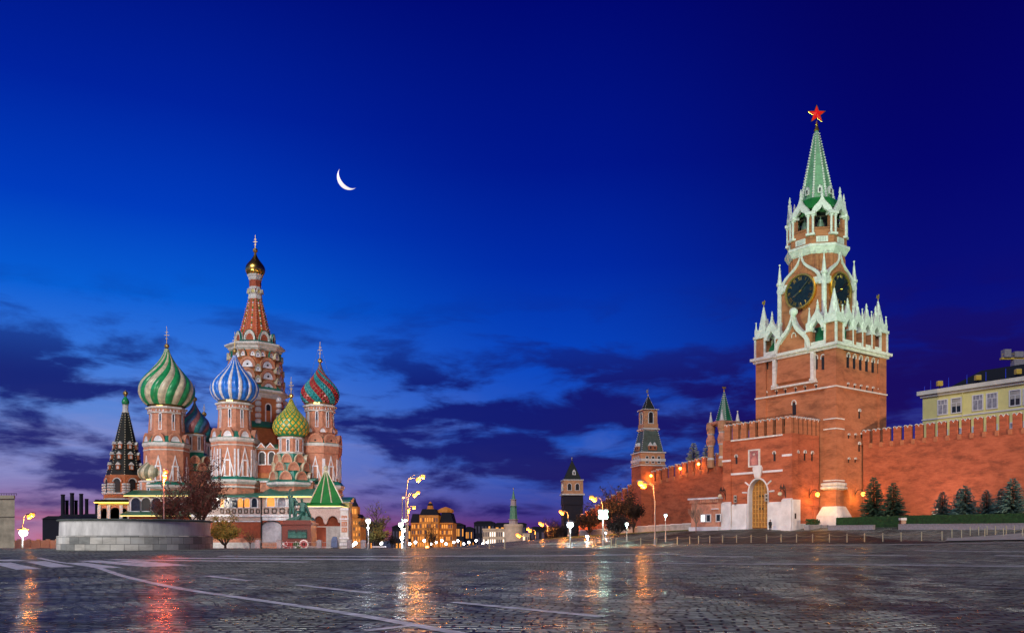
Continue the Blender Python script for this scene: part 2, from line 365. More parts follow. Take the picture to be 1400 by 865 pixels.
def axis(a, b_, st, lo, hi):
    o = [a + i * st for i in range(int((b_ - a) / st) + 1)]; g, x = st, o[-1]
    while x < hi: g *= 1.28; x += g; o.append(x)
    g, x = st, o[0]
    while x > lo: g *= 1.28; x -= g; o.insert(0, x)
    return o
gx, gy = axis(-84, 100, 1.6, -9000, 9000), axis(4, 176, 1.6, -3000, 14000)
gm = MB(); nx = len(gx)
gm.add([(x, y, ground_h(x, y)) for y in gy for x in gx], [(j * nx + i, j * nx + i + 1, (j + 1) * nx + i + 1, (j + 1) * nx + i) for j in range(len(gy) - 1) for i in range(nx - 1)], 'concrete')
ground = gm.build('ground', smooth=True); ground['kind'] = 'structure'
def patch(name, q, n, mname, dz, kind='structure'):
    """sheet laid on the ground over a quad a,b,c,d (plan)"""
    a, b_, c, d = [Vector(p) for p in q]; mb = MB(); nu, nv = n; vs = []
    for j in range(nv + 1):
        for i in range(nu + 1):
            p = (a.lerp(b_, i / nu)).lerp(d.lerp(c, i / nu), j / nv); vs.append((p.x, p.y, ground_h(p.x, p.y) + dz))
    mb.add(vs, [(j * (nu + 1) + i, j * (nu + 1) + i + 1, (j + 1) * (nu + 1) + i + 1, (j + 1) * (nu + 1) + i) for j in range(nv) for i in range(nu)], mname)
    o = mb.build(name, smooth=True); o['kind'] = kind; return o
def hit(px, py):
    """the ground point seen at a pixel of the photo"""
    f = lambda Y: PZ(py, Y) - ground_h(PX(px, Y), Y)
    lo = 6.
    while lo < 300 and f(lo + .5) > 0: lo += .5
    hi = lo + .5
    for _ in range(25):
        md = (lo + hi) / 2
        if f(md) > 0: lo = md
        else: hi = md
    return (PX(px, lo), lo)

# wet setts: laid in rows, glossy where the water lies
def wet_setts(name, dark, light, ang, bw, bh, r0, r1, wet=.22):
    m = mat(name, (.05, .05, .05), .4, var=0); tr = m.node_tree; b = tr.nodes['Principled BSDF']
    ge = N('ShaderNodeNewGeometry', tr); mp = N('ShaderNodeMapping', tr); mp.inputs['Rotation'].default_value = (0, 0, ang); wire(ge.outputs['Position'], mp.inputs[0], tr)
    wv = N('ShaderNodeTexNoise', tr); wv.inputs['Scale'].default_value = .22; wv.inputs['Detail'].default_value = 2; wire(mp.outputs[0], wv.inputs['Vector'], tr)
    vm = N('ShaderNodeVectorMath', tr, operation='SCALE'); wire(wv.outputs['Color'], vm.inputs[0], tr); vm.inputs['Scale'].default_value = 1.7
    va = N('ShaderNodeVectorMath', tr, operation='ADD'); wire(mp.outputs[0], va.inputs[0], tr); wire(vm.outputs[0], va.inputs[1], tr)
    br = N('ShaderNodeTexBrick', tr); wire(va.outputs[0], br.inputs['Vector'], tr)
    br.inputs['Scale'].default_value = 1; br.inputs['Brick Width'].default_value = bw; br.inputs['Row Height'].default_value = bh; br.inputs['Mortar Size'].default_value = bh * .17; br.inputs['Mortar Smooth'].default_value = .8
    br.inputs['Color1'].default_value = dark + (1,); br.inputs['Color2'].default_value = light + (1,); br.inputs['Mortar'].default_value = (.012, .012, .013, 1)
    def noise(sc_, det, rg=.6, st=(1, 1, 1)):
        mq = N('ShaderNodeMapping', tr); mq.inputs['Scale'].default_value = st; wire(mp.outputs[0], mq.inputs[0], tr)
        n = N('ShaderNodeTexNoise', tr); n.inputs['Scale'].default_value = sc_; n.inputs['Detail'].default_value = det; n.inputs['Roughness'].default_value = rg; wire(mq.outputs[0], n.inputs['Vector'], tr); return n.outputs[0]
    big = noise(.09, 5); fine = noise(2.2, 4, .7, (.45, 1.6, 1)); mid = noise(.55, 4, .6, (.4, 1.4, 1))
    c_ = mixc(1., br.outputs[0], ramp(big, ((.36, (.42, .43, .46, 1)), (.62, (1.3, 1.3, 1.2, 1))), tr), 'MULTIPLY', tr)
    c_ = mixc(1., c_, ramp(fine, ((.36, (.30, .30, .30, 1)), (.68, (1.6, 1.6, 1.6, 1))), tr), 'MULTIPLY', tr)
    wire(c_, b.inputs['Base Color'], tr)
    wire(mth('ADD', mapr(big, .35, .66, r0, r1, tr), mth('MULTIPLY', mapr(fine, .3, .7, -.5, .5, tr), .16, tree=tr), tree=tr), b.inputs['Roughness'], tr)
    hgt = mth('ADD', mth('MULTIPLY', br.outputs['Fac'], -1., tree=tr), mth('ADD', mth('MULTIPLY', fine, 2.4, tree=tr), mth('MULTIPLY', mid, 1.2, tree=tr), tree=tr), tree=tr)
    bp = N('ShaderNodeBump', tr); bp.inputs['Strength'].default_value = 1.; bp.inputs['Distance'].default_value = GB; wire(hgt, bp.inputs['Height'], tr); wire(bp.outputs[0], b.inputs['Normal'], tr)
    b.inputs['Specular IOR Level'].default_value = .0
    gl = N('ShaderNodeBsdfGlossy', tr); gl.inputs['Color'].default_value = (.92, .96, .92, 1); wire(b.inputs['Roughness'].links[0].from_socket, gl.inputs['Roughness'], tr); wire(bp.outputs[0], gl.inputs['Normal'], tr)
    mx = N('ShaderNodeMixShader', tr); wire(mapr(mth('ADD', mth('MULTIPLY', mid, .6, tree=tr), mth('MULTIPLY', big, .4, tree=tr), tree=tr), .36, .62, wet, wet * .4, tr), mx.inputs[0], tr)
    out = [n for n in tr.nodes if n.type == 'OUTPUT_MATERIAL'][0]; wire(b.outputs[0], mx.inputs[1], tr); wire(gl.outputs[0], mx.inputs[2], tr); wire(mx.outputs[0], out.inputs[0], tr)
    return m
wet_setts('setts', (.13, .142, .13), (.33, .35, .315), R(8), .46, .29, .20, .34)
wet_setts('setts_light', (.24, .25, .215), (.40, .41, .355), R(8), .46, .29, .28, .42, .13)
wet_setts('drive', (.030, .021, .018), (.055, .036, .028), R(-30), .3, .18, .3, .5)
ground.data.materials[0] = M['setts']

# ------------------------------------------------------------------ shared shapes
def ogee(w_, h_, n=8, tip=.09):
    P = [(-w_ / 2, 0), (-w_ / 2, .58 * h_), (-tip * w_, .42 * h_), (0, h_)]; o = []
    for i in range(n + 1):
        t_ = i / n; c = [(1 - t_) ** 3, 3 * t_ * (1 - t_) ** 2, 3 * t_ * t_ * (1 - t_), t_ ** 3]
        o.append((sum(a * p[0] for a, p in zip(c, P)), sum(a * p[1] for a, p in zip(c, P))))
    return o + [(-x, z) for x, z in o[-2::-1]]
def arc(w_, h_, n=8, z0=0., x0=0.):
    """half-ellipse from left to right"""
    return [(x0 - w_ / 2 * math.cos(PI * i / n), z0 + h_ * math.sin(PI * i / n)) for i in range(n + 1)]
def arch_window(w_, h_, fm, pm, fw=.14, proud=.10, flat=False):
    """window facing -y, foot at the origin: frame, reveal and pane"""
    mb = MB(); hh = h_ - (0 if flat else w_ / 2)
    top = [(-w_ / 2, h_), (w_ / 2, h_)] if flat else arc(w_, w_ / 2, 6, hh)
    pane = [(-w_ / 2, 0)] + top + [(w_ / 2, 0)]
    k = (w_ / 2 + fw) / (w_ / 2)
    topo = [(-w_ / 2 - fw, h_ + fw), (w_ / 2 + fw, h_ + fw)] if flat else arc(w_ + 2 * fw, w_ / 2 + fw, 6, hh)
    outer = [(-w_ / 2 - fw, 0)] + topo + [(w_ / 2 + fw, 0)]
    mb.prism(pane, pm, (0, -.02, 0), d=(0, .06, 0)); mb.strip(outer, pane, fm, (0, -proud, 0), d=(0, proud + .03, 0))
    mb.bx(-w_ / 2 - fw * 1.3, w_ / 2 + fw * 1.3, -proud * 1.5, .03, -.12, -.003, fm)
    return mb
def slit(capm='white_stone', w_=.42, h_=1.5):
    mb = MB(); mb.bx(-w_ / 2, w_ / 2, -.03, .05, 0, h_, 'dark')
    mb.strip([(-w_ / 2 - .1, h_ * .8)] + arc(w_ + .2, w_ * .8, 6, h_ * .93) + [(w_ / 2 + .1, h_ * .8)], [(-w_ / 2, h_ * .8)] + arc(w_, w_ * .6, 6, h_ * .93) + [(w_ / 2, h_ * .8)], capm, (0, -.22, 0), d=(0, .25, 0))
    return mb
def on_x(x, y, z, root):   # place for a shape that faces -y so that it faces the Kremlin's -x, relative to the root
    o = OFF[root]; return (x - o[0], y - o[1], z - o[2])
FACE_X = -PI / 2           # turns a -y facing shape to face -x
def merlon_mb(w_, h_, d, m='brick'):
    a = w_ / 2; q = [(-a, 0), (-a, h_ - .12)]
    lob = [(-a + a * i / 6, h_ - .12 + .3 * math.sin(PI * i / 6) - .22 * (i / 6)) for i in range(1, 6)]
    out = q + lob + [(0, h_ - .36)] + [(-x, z) for x, z in lob[::-1]] + [(a, h_ - .12), (a, 0)]
    mb = MB(); mb.prism(out, m, (0, 0, 0), d=(0, d, 0))
    t_ = out[1:-1]; mb.strip([(x * 1.05, z + .09) for x, z in t_], [(x, z + .004) for x, z in t_], 'white_stone', (0, -.07, 0), d=(0, d + .14, 0))
    return mb
def cone_spire(mb, c, r, z0, z1, m, n=8, ball=True):
    mb.lathe([(r * 1.25, z0), (r * 1.25, z0 + .25), (r, z0 + .28), (.07, z1)], n, m, c, PI / 8)
    if ball: mb.ball((c[0], c[1], z1 + .1), .17, m, 8, 6)
    return mb

# ------------------------------------------------------------------ the gate tower with the clock
gt = kempty('gate_tower', 7.7, 8.2, 3.6, 'tall red brick clock tower with white pinnacles, green spire and red star', 'tower')
b = MB()
b.bx(.35, 15.05, .35, 16.05, 2.5, 33.8, 'brick')
for x0, y0 in ((0, 0), (13.2, 0), (0, 14.2), (13.2, 14.2)): b.bx(x0, x0 + 2.2, y0, y0 + 2.2, 2.5, 33.8, 'brick')
b.build('tower_body', gt)
b = MB(); b.frame(0, 15.4, 0, 16.4, 33.8, 34.25, .35, 'white_stone'); b.frame(0, 15.4, 0, 16.4, 34.25, 34.75, .75, 'white_stone'); b.build('main_cornice', gt)
b = MB(); b.frame(0, 15.4, 0, 16.4, 27.3, 27.55, .14, 'white_stone'); b.build('string_course', gt)
for z0, z1, p in ((21.9, 22.1, .12), (20.2, 20.4, .12), (11.5, 11.7, .15)):
    b = MB(); b.frame(0, 2.2, 0, 2.2, z0, z1, p, 'white_stone'); b.build('string_course', gt)
b = MB(); b.lathe([(1.15, 10.0), (1.55, 10.2), (1.55, 10.5), (1.3, 10.65), (1.5, 10.8), (1.5, 11.15), (1.15, 11.3)], 4, 'white_stone', (1.1, 1.1), PI / 4, True); b.build('column_ring', gt)
b = MB(); b.lathe([(2.15, 3.2), (2.0, 5.6), (1.35, 7.2), (1.15, 7.25)], 4, 'white_paint', (1.1, 1.1), PI / 4, True); b.build('plinth', gt)
b = MB(); b.bx(2.9, 15.2, -.05, .3, 3.0, 4.9, 'white_paint'); b.build('plinth', gt)
sl = slit().mesh('slit_window'); sb_ = slit('white_stone', .75, 2.2).mesh('slit_window'); tiny = slit('white_stone', .3, .7).mesh('slit_window')
def slits(root, items):
    for me, px, py, face, c in items:
        if face == 'x': y = k_on_x(px, c); X, Y = kw(c, y); inst('slit_window', me, root, on_x(c, y, PZ(py, Y), root), FACE_X)
        else: x = k_on_y(px, c); X, Y = kw(x, c); inst('slit_window', me, root, on_x(x, c, PZ(py, Y), root))
slits(gt, [(sb_, px, 501 + (px - 1151) * .2, 'y', .35) for px in (1159, 1167.5, 1176, 1184.5, 1193, 1201)]
      + [(tiny, px, 529 + (px - 1155) * .16, 'y', .35) for px in (1159, 1168, 1176.5, 1185, 1193, 1201)]
      + [(sl, 1174.6, 572, 'y', .35), (tiny, 1160, 599, 'y', .35), (tiny, 1169, 599, 'y', .35), (tiny, 1177.5, 598, 'y', .35), (sl, 1174.4, 617, 'y', .35), (tiny, 1160, 632, 'y', .35), (tiny, 1169, 632, 'y', .35)]
      + [(sb_, px, 505, 'x', .35) for px in (1048, 1115.5, 1126)] + [(tiny, px, 541 - (px - 1048) * .14, 'x', .35) for px in (1048, 1062, 1074, 1088, 1101, 1116)] + [(sb_, 1086, 475, 'x', .0), (sb_, 1086, 567, 'x', .35)])
# the big framed gable of the gate face
b = MB(); og = ogee(7.4, 7.2, 9); inn = [(x * .85, z * .85 - .1) for x, z in og]
b.strip(og, inn, 'white_stone', (-.75, 8.25, 34.2), (0, 1, 0), (0, 0, 1), (1.3, 0, 0))
b.ball((-.1, 8.25, 41.6), .75, 'white_stone', 10, 8)
b.build('ogee_gable', gt)
b = MB(); b.prism([(-3.6, -4.6)] + [(x * .87, z * .865) for x, z in og] + [(3.6, -4.6)], 'brick', (-.1, 8.25, 34.15), (0, 1, 0), (0, 0, 1), (.6, 0, 0)); b.build('gable_panel', gt)
for y in (4.35, 12.15):
    b = MB(); b.bx(-.42, .3, y - .32, y + .32, 29.3, 33.8, 'white_stone'); b.bx(-.55, .3, y - .48, y + .48, 28.9, 29.3, 'white_stone'); b.build('column', gt)
b = MB(); b.bx(-.4, .3, 3.7, 12.8, 28.6, 28.9, 'white_stone'); b.build('ledge', gt)
# parapet: corner blocks with pinnacles, ogee arches between brick piers
def pinnacle_block(x, y, parent):
    b = MB(); b.bx(x - 1, x + 1, y - 1, y + 1, 34.75, 38.3, 'brick')
    for dx in (-1, 1):
        for dy in (-1, 1): b.bx(x + dx * 1.05 - .16, x + dx * 1.05 + .16, y + dy * 1.05 - .16, y + dy * 1.05 + .16, 34.75, 38.3, 'white_stone')
    b.bx(x - 1.35, x + 1.35, y - 1.35, y + 1.35, 38.3, 38.75, 'white_stone'); b.bx(x - 1.15, x + 1.15, y - 1.15, y + 1.15, 38.75, 39.9, 'white_stone')
    o = b.build('pinnacle', parent)
    b = MB(); b.lathe([(1.0, 39.9), (.12, 44.2)], 8, 'white_stone', (x, y), PI / 8)
    for dx in (-1, 1):
        for dy in (-1, 1): cone_spire(b, (x + dx * .95, y + dy * .95), .2, 39.9, 41.2, 'white_stone', 6)
    b.build('pinnacle_cone', o, off=OFF[parent])
    b = MB(); b.tube((x, y, 44.15), (x, y, 45.2), .05, .05, 'gilt'); b.bx(x - .4, x + .3, y - .05, y + .05, 44.7, 45.2, 'gilt'); b.bx(x + .1, x + .4, y - .05, y + .05, 45.2, 45.5, 'gilt')
    b.build('weather_vane', o, off=OFF[parent])
for x, y in ((1.0, 1.0), (14.4, 1.0), (1.0, 15.4), (14.4, 15.4)): pinnacle_block(x, y, gt)
bay = MB()
W = 2.85; outl = [(-W / 2 + .02, 0)] + [(-W / 2 + .02, 1.0)] + [(x, z + 1.0) for x, z in ogee(W - .3, 2.9)[0:]] + [(W / 2 - .02, 1.0), (W / 2 - .02, 0), (W / 2 - .55, 0)] + [(x, z) for x, z in [(-q[0], q[1]) for q in ogee(W - 1.1, 1.75)]] + [(-W / 2 + .55, 0)]
bay.prism(outl, 'white_stone', (0, -.3, 2.9), d=(0, .75, 0))
bay.ball((0, .05, 6.9), .26, 'white_stone', 8, 6); bay.lathe([(.22, 6.3), (.14, 7.2), (.22, 7.3), (.05, 8.0)], 6, 'white_stone', (0, .05))
bay_me = bay.mesh('parapet_bay'); bay = MB(); bay.bx(-W / 2, W / 2, -.28, .1, 0, .75, 'white_stone'); bal_me = bay.mesh('balustrade')
pier = MB(); pier.bx(-.5, .5, -.4, .9, 0, 2.65, 'brick'); pier.bx(-.62, .62, -.52, 1., 2.65, 2.95, 'white_stone'); pier.bx(-.62, -.42, -.52, -.38, 0, 2.65, 'white_stone')
cone_spire(pier, (0, -.05), .34, 4.1, 6.6, 'white_stone'); pier.bx(-.45, .45, -.45, .4, 2.95, 4.15, 'white_stone')
pier_me = pier.mesh('parapet_pier')
for face in range(4):
    n_ = 4; L = 15.4 if face in (0, 2) else 16.4; span = (L - 4) / n_
    for i in range(n_):
        u_ = 2 + span * (i + .5)
        pos, rz = (((u_, 0), 0), ((15.4, u_), PI / 2), ((u_, 16.4), PI), ((0, u_), -PI / 2))[face]
        if face == 3 and i in (1, 2): continue
        inst('parapet_bay', bay_me, gt, on_x(pos[0], pos[1], 34.75, gt), rz); inst('balustrade', bal_me, gt, on_x(pos[0], pos[1], 34.75, gt), rz)
    for i in range(1, n_):
        if face == 3 and i == 2: continue
        u_ = 2 + span * i
        pos, rz = (((u_, 0), 0), ((15.4, u_), PI / 2), ((u_, 16.4), PI), ((0, u_), -PI / 2))[face]
        inst('parapet_pier', pier_me, gt, on_x(pos[0], pos[1], 34.75, gt), rz)
CT = (7.0, 8.45)   # axis of the upper tiers
b = MB(); b.lathe([(7.2, 34.6), (5.2, 38.6)], 4, 'green_roof', (7.6, 8.2), PI / 4, True); b.build('parapet_roof', gt)
H = 4.55
b = MB(); b.lathe([(H - .1, 34.8), (H - .1, 46.4)], 4, 'brick', CT, PI / 4, True); b.build('clock_stage', gt)
b = MB(); b.lathe([(H + .05, 46.3), (H + .35, 46.5), (H + .35, 47.0), (H + .1, 47.2), (H + .1, 47.6), (H - .6, 47.65)], 4, 'white_stone', CT, PI / 4, True); b.build('cornice', gt)
for dx in (-1, 1):
    for dy in (-1, 1):
        c = (CT[0] + dx * H, CT[1] + dy * H); b = MB()
        b.lathe([(.5, 36), (.5, 40.5), (.62, 40.6), (.62, 41), (.42, 41.1), (.42, 47.7), (.6, 47.8), (.6, 48.2), (.42, 48.25), (.06, 51.4)], 8, 'white_stone', c, PI / 8); b.ball((c[0], c[1], 51.5), .2, 'white_stone', 8, 6)
        b.build('corner_pinnacle', gt)
ROM = ['XII', 'I', 'II', 'III', 'IIII', 'V', 'VI', 'VII', 'VIII', 'IX', 'X', 'XI']
def clock_parts():
    """a dial facing -y, centre at the origin"""
    d = MB(); d.prism([(3.05 * math.cos(2 * PI * i / 48), 3.05 * math.sin(2 * PI * i / 48)) for i in range(48)], 'dial_black', (0, -.25, 0), d=(0, .4, 0))
    r_ = MB(); ci = lambda q: [(q * math.cos(2 * PI * i / 48), q * math.sin(2 * PI * i / 48)) for i in range(48)]
    r_.strip(ci(3.28), ci(3.04), 'gilt', (0, -.5, 0), d=(0, .75, 0), close=True); r_.strip(ci(3.38), ci(3.265), 'gold', (0, -.3, 0), d=(0, .5, 0), close=True)
    l_ = MB()
    for h_, s in enumerate(ROM):
        a = PI / 2 - h_ * PI / 6; ux, uz = (math.sin(a), -math.cos(a)), (math.cos(a), math.sin(a)); wid = {'I': .22, 'V': .42, 'X': .42}; tot = sum(wid[k] for k in s); x = -tot / 2
        for k in s:
            cx_ = x + wid[k] / 2; x += wid[k]; hw = wid[k] / 2 - .05
            for (p, q) in {'I': [((0, 0), (0, 1))], 'V': [((-hw, 1), (0, 0)), ((hw, 1), (0, 0))], 'X': [((-hw, 0), (hw, 1)), ((-hw, 1), (hw, 0))]}[k]:
                P = []
                for (e, f_) in (p, q):
                    rr = 2.12 + .62 * f_; P.append((ux[0] * (cx_ + e) + uz[0] * rr, -.28, ux[1] * (cx_ + e) + uz[1] * rr))
                l_.tube(P[0], P[1], .036, .036, 'gold', 4)
    for i in range(60): a = 2 * PI * i / 60; l_.tube((2.85 * math.cos(a), -.27, 2.85 * math.sin(a)), (2.93 * math.cos(a), -.27, 2.93 * math.sin(a)), .03, .03, 'gilt', 4)
    def hand(deg, ln, wd, y):
        a = R(90 - deg); u_ = Vector((math.cos(a), 0, math.sin(a))); v_ = Vector((-u_.z, 0, u_.x)); m_ = MB()
        m_.prism([(-.5, -wd * .7), (-.5, wd * .7), (ln * .7, wd), (ln, 0), (ln * .7, -wd)], 'gold', (0, y, 0), u_, v_, (0, .05, 0)); m_.ball((0, y, 0), .17, 'gold', 8, 6); return m_
    return d.mesh('clock'), r_.mesh('clock_rim'), l_.mesh('hour_lettering'), hand(244, 2.1, .17, -.36).mesh('hour_hand'), hand(48, 2.75, .11, -.44).mesh('minute_hand')
cm = clock_parts()
og2 = ogee(8.7, 6.6, 9, .05)
for k, rz in enumerate((-PI / 2, 0, PI / 2, PI)):
    nx_, ny_ = math.sin(rz), -math.cos(rz); pos = (CT[0] + nx_ * (H + .12), CT[1] + ny_ * (H + .12))
    c = inst('clock', cm[0], gt, on_x(pos[0], pos[1], 45.65, gt), rz); c.scale = (.93,) * 3
    for me, nm in zip(cm[1:], ('clock_rim', 'hour_lettering', 'hour_hand', 'minute_hand')): inst(nm, me, c, (0, 0, 0))
    g = MB(); g.strip(og2, [(x * .86, z * .9) for x, z in og2], 'white_stone', (0, -.22, 0), d=(0, .6, 0)); g.lathe([(.25, 6.4), (.35, 6.5), (.35, 7.1), (.2, 7.2), (.05, 8)], 8, 'white_stone', (0, .1))
    gi = inst('clock_gable', g.mesh('clock_gable'), gt, on_x(pos[0], pos[1], 46.1, gt), rz)
    p = MB(); p.prism([(x * .87, z * .91) for x, z in og2], 'brick', (0, .06, 0), d=(0, 1.2, 0)); inst('gable_panel', p.mesh('gable_panel'), gi, (0, 0, 0))
o8 = PI / 8
b = MB(); b.lathe([(4.45, 46.5), (4.45, 52.4)], 8, 'brick', CT, o8, True)
for i in range(8):
    for q in (-.95, 0, .95):
        a = i * PI / 4; u_, v_ = (math.cos(a), math.sin(a)), (-math.sin(a), math.cos(a)); b.prism([(q - .3, 0), (q + .3, 0), (q + .3, 4.3), (q, 4.7), (q - .3, 4.3)], 'brick', (CT[0] + u_[0] * 4.4, CT[1] + u_[1] * 4.4, 47.2), (v_[0], v_[1], 0), (0, 0, 1), (u_[0] * .3, u_[1] * .3, 0))
b.build('octagon_stage', gt)
b = MB(); b.lathe([(4.5, 51.9), (4.75, 52.2), (5.15, 52.9), (5.25, 53.0), (5.25, 53.45), (4.8, 53.5)], 8, 'white_stone', CT, o8, True); b.build('cornice', gt)
b = MB(); b.lathe([(4.75, 53.4), (4.75, 55.0), (4.6, 55.05), (4.6, 56.2), (4.72, 56.22), (4.72, 56.45), (2.9, 56.5)], 8, 'brick', CT, o8, True); b.build('bell_gallery', gt)
def oct_ring(name, mesh, dist, z, skip=()):
    for i in range(8):
        rz = i * PI / 4; inst(name, mesh, gt, on_x(CT[0] + math.sin(rz) * dist, CT[1] - math.cos(rz) * dist, z, gt), rz)
def oct_ringv(name, mesh, dist, z):
    for i in range(8):
        rz = i * PI / 4 + PI / 8; inst(name, mesh, gt, on_x(CT[0] + math.sin(rz) * dist, CT[1] - math.cos(rz) * dist, z, gt), rz)
b = MB(); b.bx(-1.0, 1.0, -.08, .1, 0, 1.0, 'white_stone')
for q in range(5): b.bx(-.6 + q * .27, -.5 + q * .27, -.1, .05, .12, .88, 'concrete')
oct_ring('balustrade_panel', b.mesh('balustrade_panel'), 4.78, 53.8)
b = MB(); b.bx(-.75, .75, -.5, .5, 0, .35, 'white_stone'); b.bx(-.55, .55, -.1, .75, .35, 3.6, 'brick')
for q in (-.42, .42): b.lathe([(.25, .35), (.2, .5), (.2, 3.2), (.3, 3.5), (.3, 3.6)], 8, 'white_stone', (q, -.2))
b.bx(-.85, .85, -.55, .8, 3.6, 4.1, 'white_stone')
oct_ringv('column_pair', b.mesh('column_pair'), 4.85, 55.05)
W = 3.7; b = MB(); outl = [(-W / 2, 0)] + [(x, z + .05) for x, z in ogee(W, 4.0, 9)[1:-1]] + [(W / 2, 0), (W / 2 - .6, 0)] + [(-x, z) for x, z in ogee(W - 1.2, 1.9, 7)[1:-1]] + [(-W / 2 + .6, 0)]
b.prism(outl, 'white_stone', (0, -.25, 0), d=(0, .6, 0)); b.lathe([(.3, 3.5), (.16, 4.3), (.26, 4.4), (.05, 5.4)], 8, 'white_stone', (0, .05))
oct_ring('bell_arch', b.mesh('bell_arch'), 4.72, 58.35)
b = MB(); b.lathe([(4.55, 60.0), (3.2, 62.3)], 8, 'bright_green', CT, o8, True); b.build('gallery_roof', gt)
b = MB(); b.lathe([(1.7, 56.6), (1.5, 57.0), (1.1, 58.0), (.8, 58.8), (.2, 59.1)], 14, 'bronze', CT); b.lathe([(.2, 59.1), (.2, 60.3)], 6, 'iron', CT)
b.build('bell', gt, smooth=False)
b = MB(); b.lathe([(2.5, 56.5), (2.5, 60.2)], 8, 'dark', CT, o8, True); b.build('gallery_dark_fill', gt)  # dark fill added for the shade seen through the bell openings
b = MB(); b.lathe([(.72, 0), (.66, .25), (.45, .9), (.36, 1.3), (.08, 1.45), (.08, 1.9)], 12, 'bell_bronze'); b.bx(-1.2, 1.2, -.07, .07, 1.9, 2.05, 'bark'); oct_ring('bell', b.mesh('bell'), 3.5, 56.75)
b = MB(); b.lathe([(3.45, 59.8), (.34, 75.5)], 8, 'tent_green', CT, o8); sp_ = b.build('spire', gt)
b = MB()
for i in range(8):
    a = i * PI / 4 + o8
    for q in range(27):
        z = 61.9 + q * .5; r_ = 3.45 - (z - 59.8) * 3.11 / 15.7 + .03; b.ball((CT[0] + r_ * math.cos(a), CT[1] + r_ * math.sin(a), z), .27 - .005 * q, 'white_stone', 6, 4)
b.build('spire_beads', sp_, off=OFF[gt])
b = MB(); b.prism([(-.35, 0), (-.35, .9), (0, 1.5), (.35, .9), (.35, 0)], 'white_stone', (0, -.35, 0), d=(0, .9, 0)); b.bx(-.14, .14, -.4, -.3, .15, .85, 'dark')
for i in range(8):
    rz = i * PI / 4; inst('dormer', b.mesh('dormer') if i == 0 else bpy.data.meshes['dormer'], sp_, on_x(CT[0] + math.sin(rz) * 2.55, CT[1] - math.cos(rz) * 2.55, 63.2, gt), rz)
b = MB(); b.lathe([(.38, 75.45), (.5, 75.6), (.32, 76.2), (.2, 76.4), (.32, 76.6), (.2, 76.8), (.1, 77.3)], 10, 'gold', CT); b.build('star_mount', gt)
st = MB(); out5 = [((1.68 if i % 2 == 0 else .68) * math.sin(PI * i / 5), (1.68 if i % 2 == 0 else .68) * math.cos(PI * i / 5)) for i in range(10)]
uu = Vector((.80, -.60, 0)); nn = Vector((-.60, -.80, 0)); cc = Vector((CT[0], CT[1], 78.55))
P = [cc + uu * a + Vector((0, 0, 1)) * b_ for a, b_ in out5]
st.add(P + [cc + nn * .38, cc - nn * .38], [(i, (i + 1) % 10, 10) for i in range(10)] + [(i, (i + 1) % 10, 11) for i in range(10)], 'star_red'); so = st.build('star', gt)
b = MB(); b.path(P + [P[0]], .075, 'gold', 5); b.build('star_edging', so, off=OFF[gt])

# ------------------------------------------------------------------ the gatehouse in front of the tower
gh = kempty('gatehouse', -3.8, 10.4, 3.2, 'red brick gatehouse with tall arched golden doors under a framed icon panel', 'gatehouse')
GX = -7.36; G0, G1 = 8.12, 12.16
b = MB()
arcp = [(G0 + (G1 - G0) / 2 - (G1 - G0) / 2 * math.cos(PI * i / 12), 9.6 + 2.5 * math.sin(PI * i / 12)) for i in range(13)]
b.prism([(3.4, 2), (G0, 2)] + arcp + [(G1, 2), (17.5, 2), (17.5, 19.3), (3.4, 19.3)], 'brick_wall', (GX, 0, 0), (0, 1, 0), (0, 0, 1), (1.3, 0, 0))
b.bx(GX + 1.3, -.03, 3.4, 17.5, 2, 19.3, 'brick_wall')
for y0 in (3.2, 15.9): b.bx(-7.6, -5.9, y0, y0 + 1.8, 2, 19.3, 'brick_wall')
b.bx(-1.6, -.03, 3.2, 3.4, 2, 19.3, 'brick_wall')
b.build('gatehouse_wall', gh)
dr = MB(); w2 = (G1 - G0) / 2; ac = lambda s, z0, z1: [(-w2 * s, z0)] + [(p[0] - (G0 + w2), p[1] - 3.6) for p in arcp] + [(w2 * s, z0)]
dr.prism([(-w2, 0)] + [(p[0] - G0 - w2, p[1] - 3.6) for p in arcp] + [(w2, 0)], 'wood_recess', (0, 0, 0), d=(0, .2, 0))
for i in range(7):
    x = -w2 + .06 + i * (2 * w2 - .12) / 6; zt = 6.0 + 2.45 * math.sqrt(max(0, 1 - (x / w2) ** 2)); dr.bx(x - .09, x + .09, -.1, -.002, .1, zt - .1, 'wood_gold')
for j in range(10):
    z = .25 + j * .78; hw = w2 if z < 6 else w2 * math.sqrt(max(.01, 1 - ((z - 6) / 2.5) ** 2)); dr.bx(-hw + .05, hw - .05, -.16, -.102, z - .07, z + .07, 'wood_gold')
d_ = inst('gate_door', dr.mesh('gate_door'), gh, on_x(GX + 1.05, G0 + w2, 3.6, gh), FACE_X, 'tall panelled golden arched door')
b = MB()
for z in (3.2, 5.4): b.lathe([(.12, z), (.12, z + .35)], 8, 'iron', (.3, -.2)); b.lathe([(.12, z), (.12, z + .35)], 8, 'iron', (-.3, -.2))
inst('door_handle', b.mesh('door_handle'), d_, (0, 0, 0))
b = MB(); jo = [(G0 + w2 + (p[0] - G0 - w2) * 1.09, 9.6 + (p[1] - 9.6) * 1.09) for p in arcp]
b.strip([(jo[0][0], 3)] + jo + [(jo[-1][0], 3)], [(G0 + .03, 3)] + [(G0 + w2 + (p[0] - G0 - w2) * .985, 9.6 + (p[1] - 9.6) * .985) for p in arcp] + [(G1 - .03, 3)], 'white_paint', (GX - .12, 0, 0), (0, 1, 0), (0, 0, 1), (1.1, 0, 0))
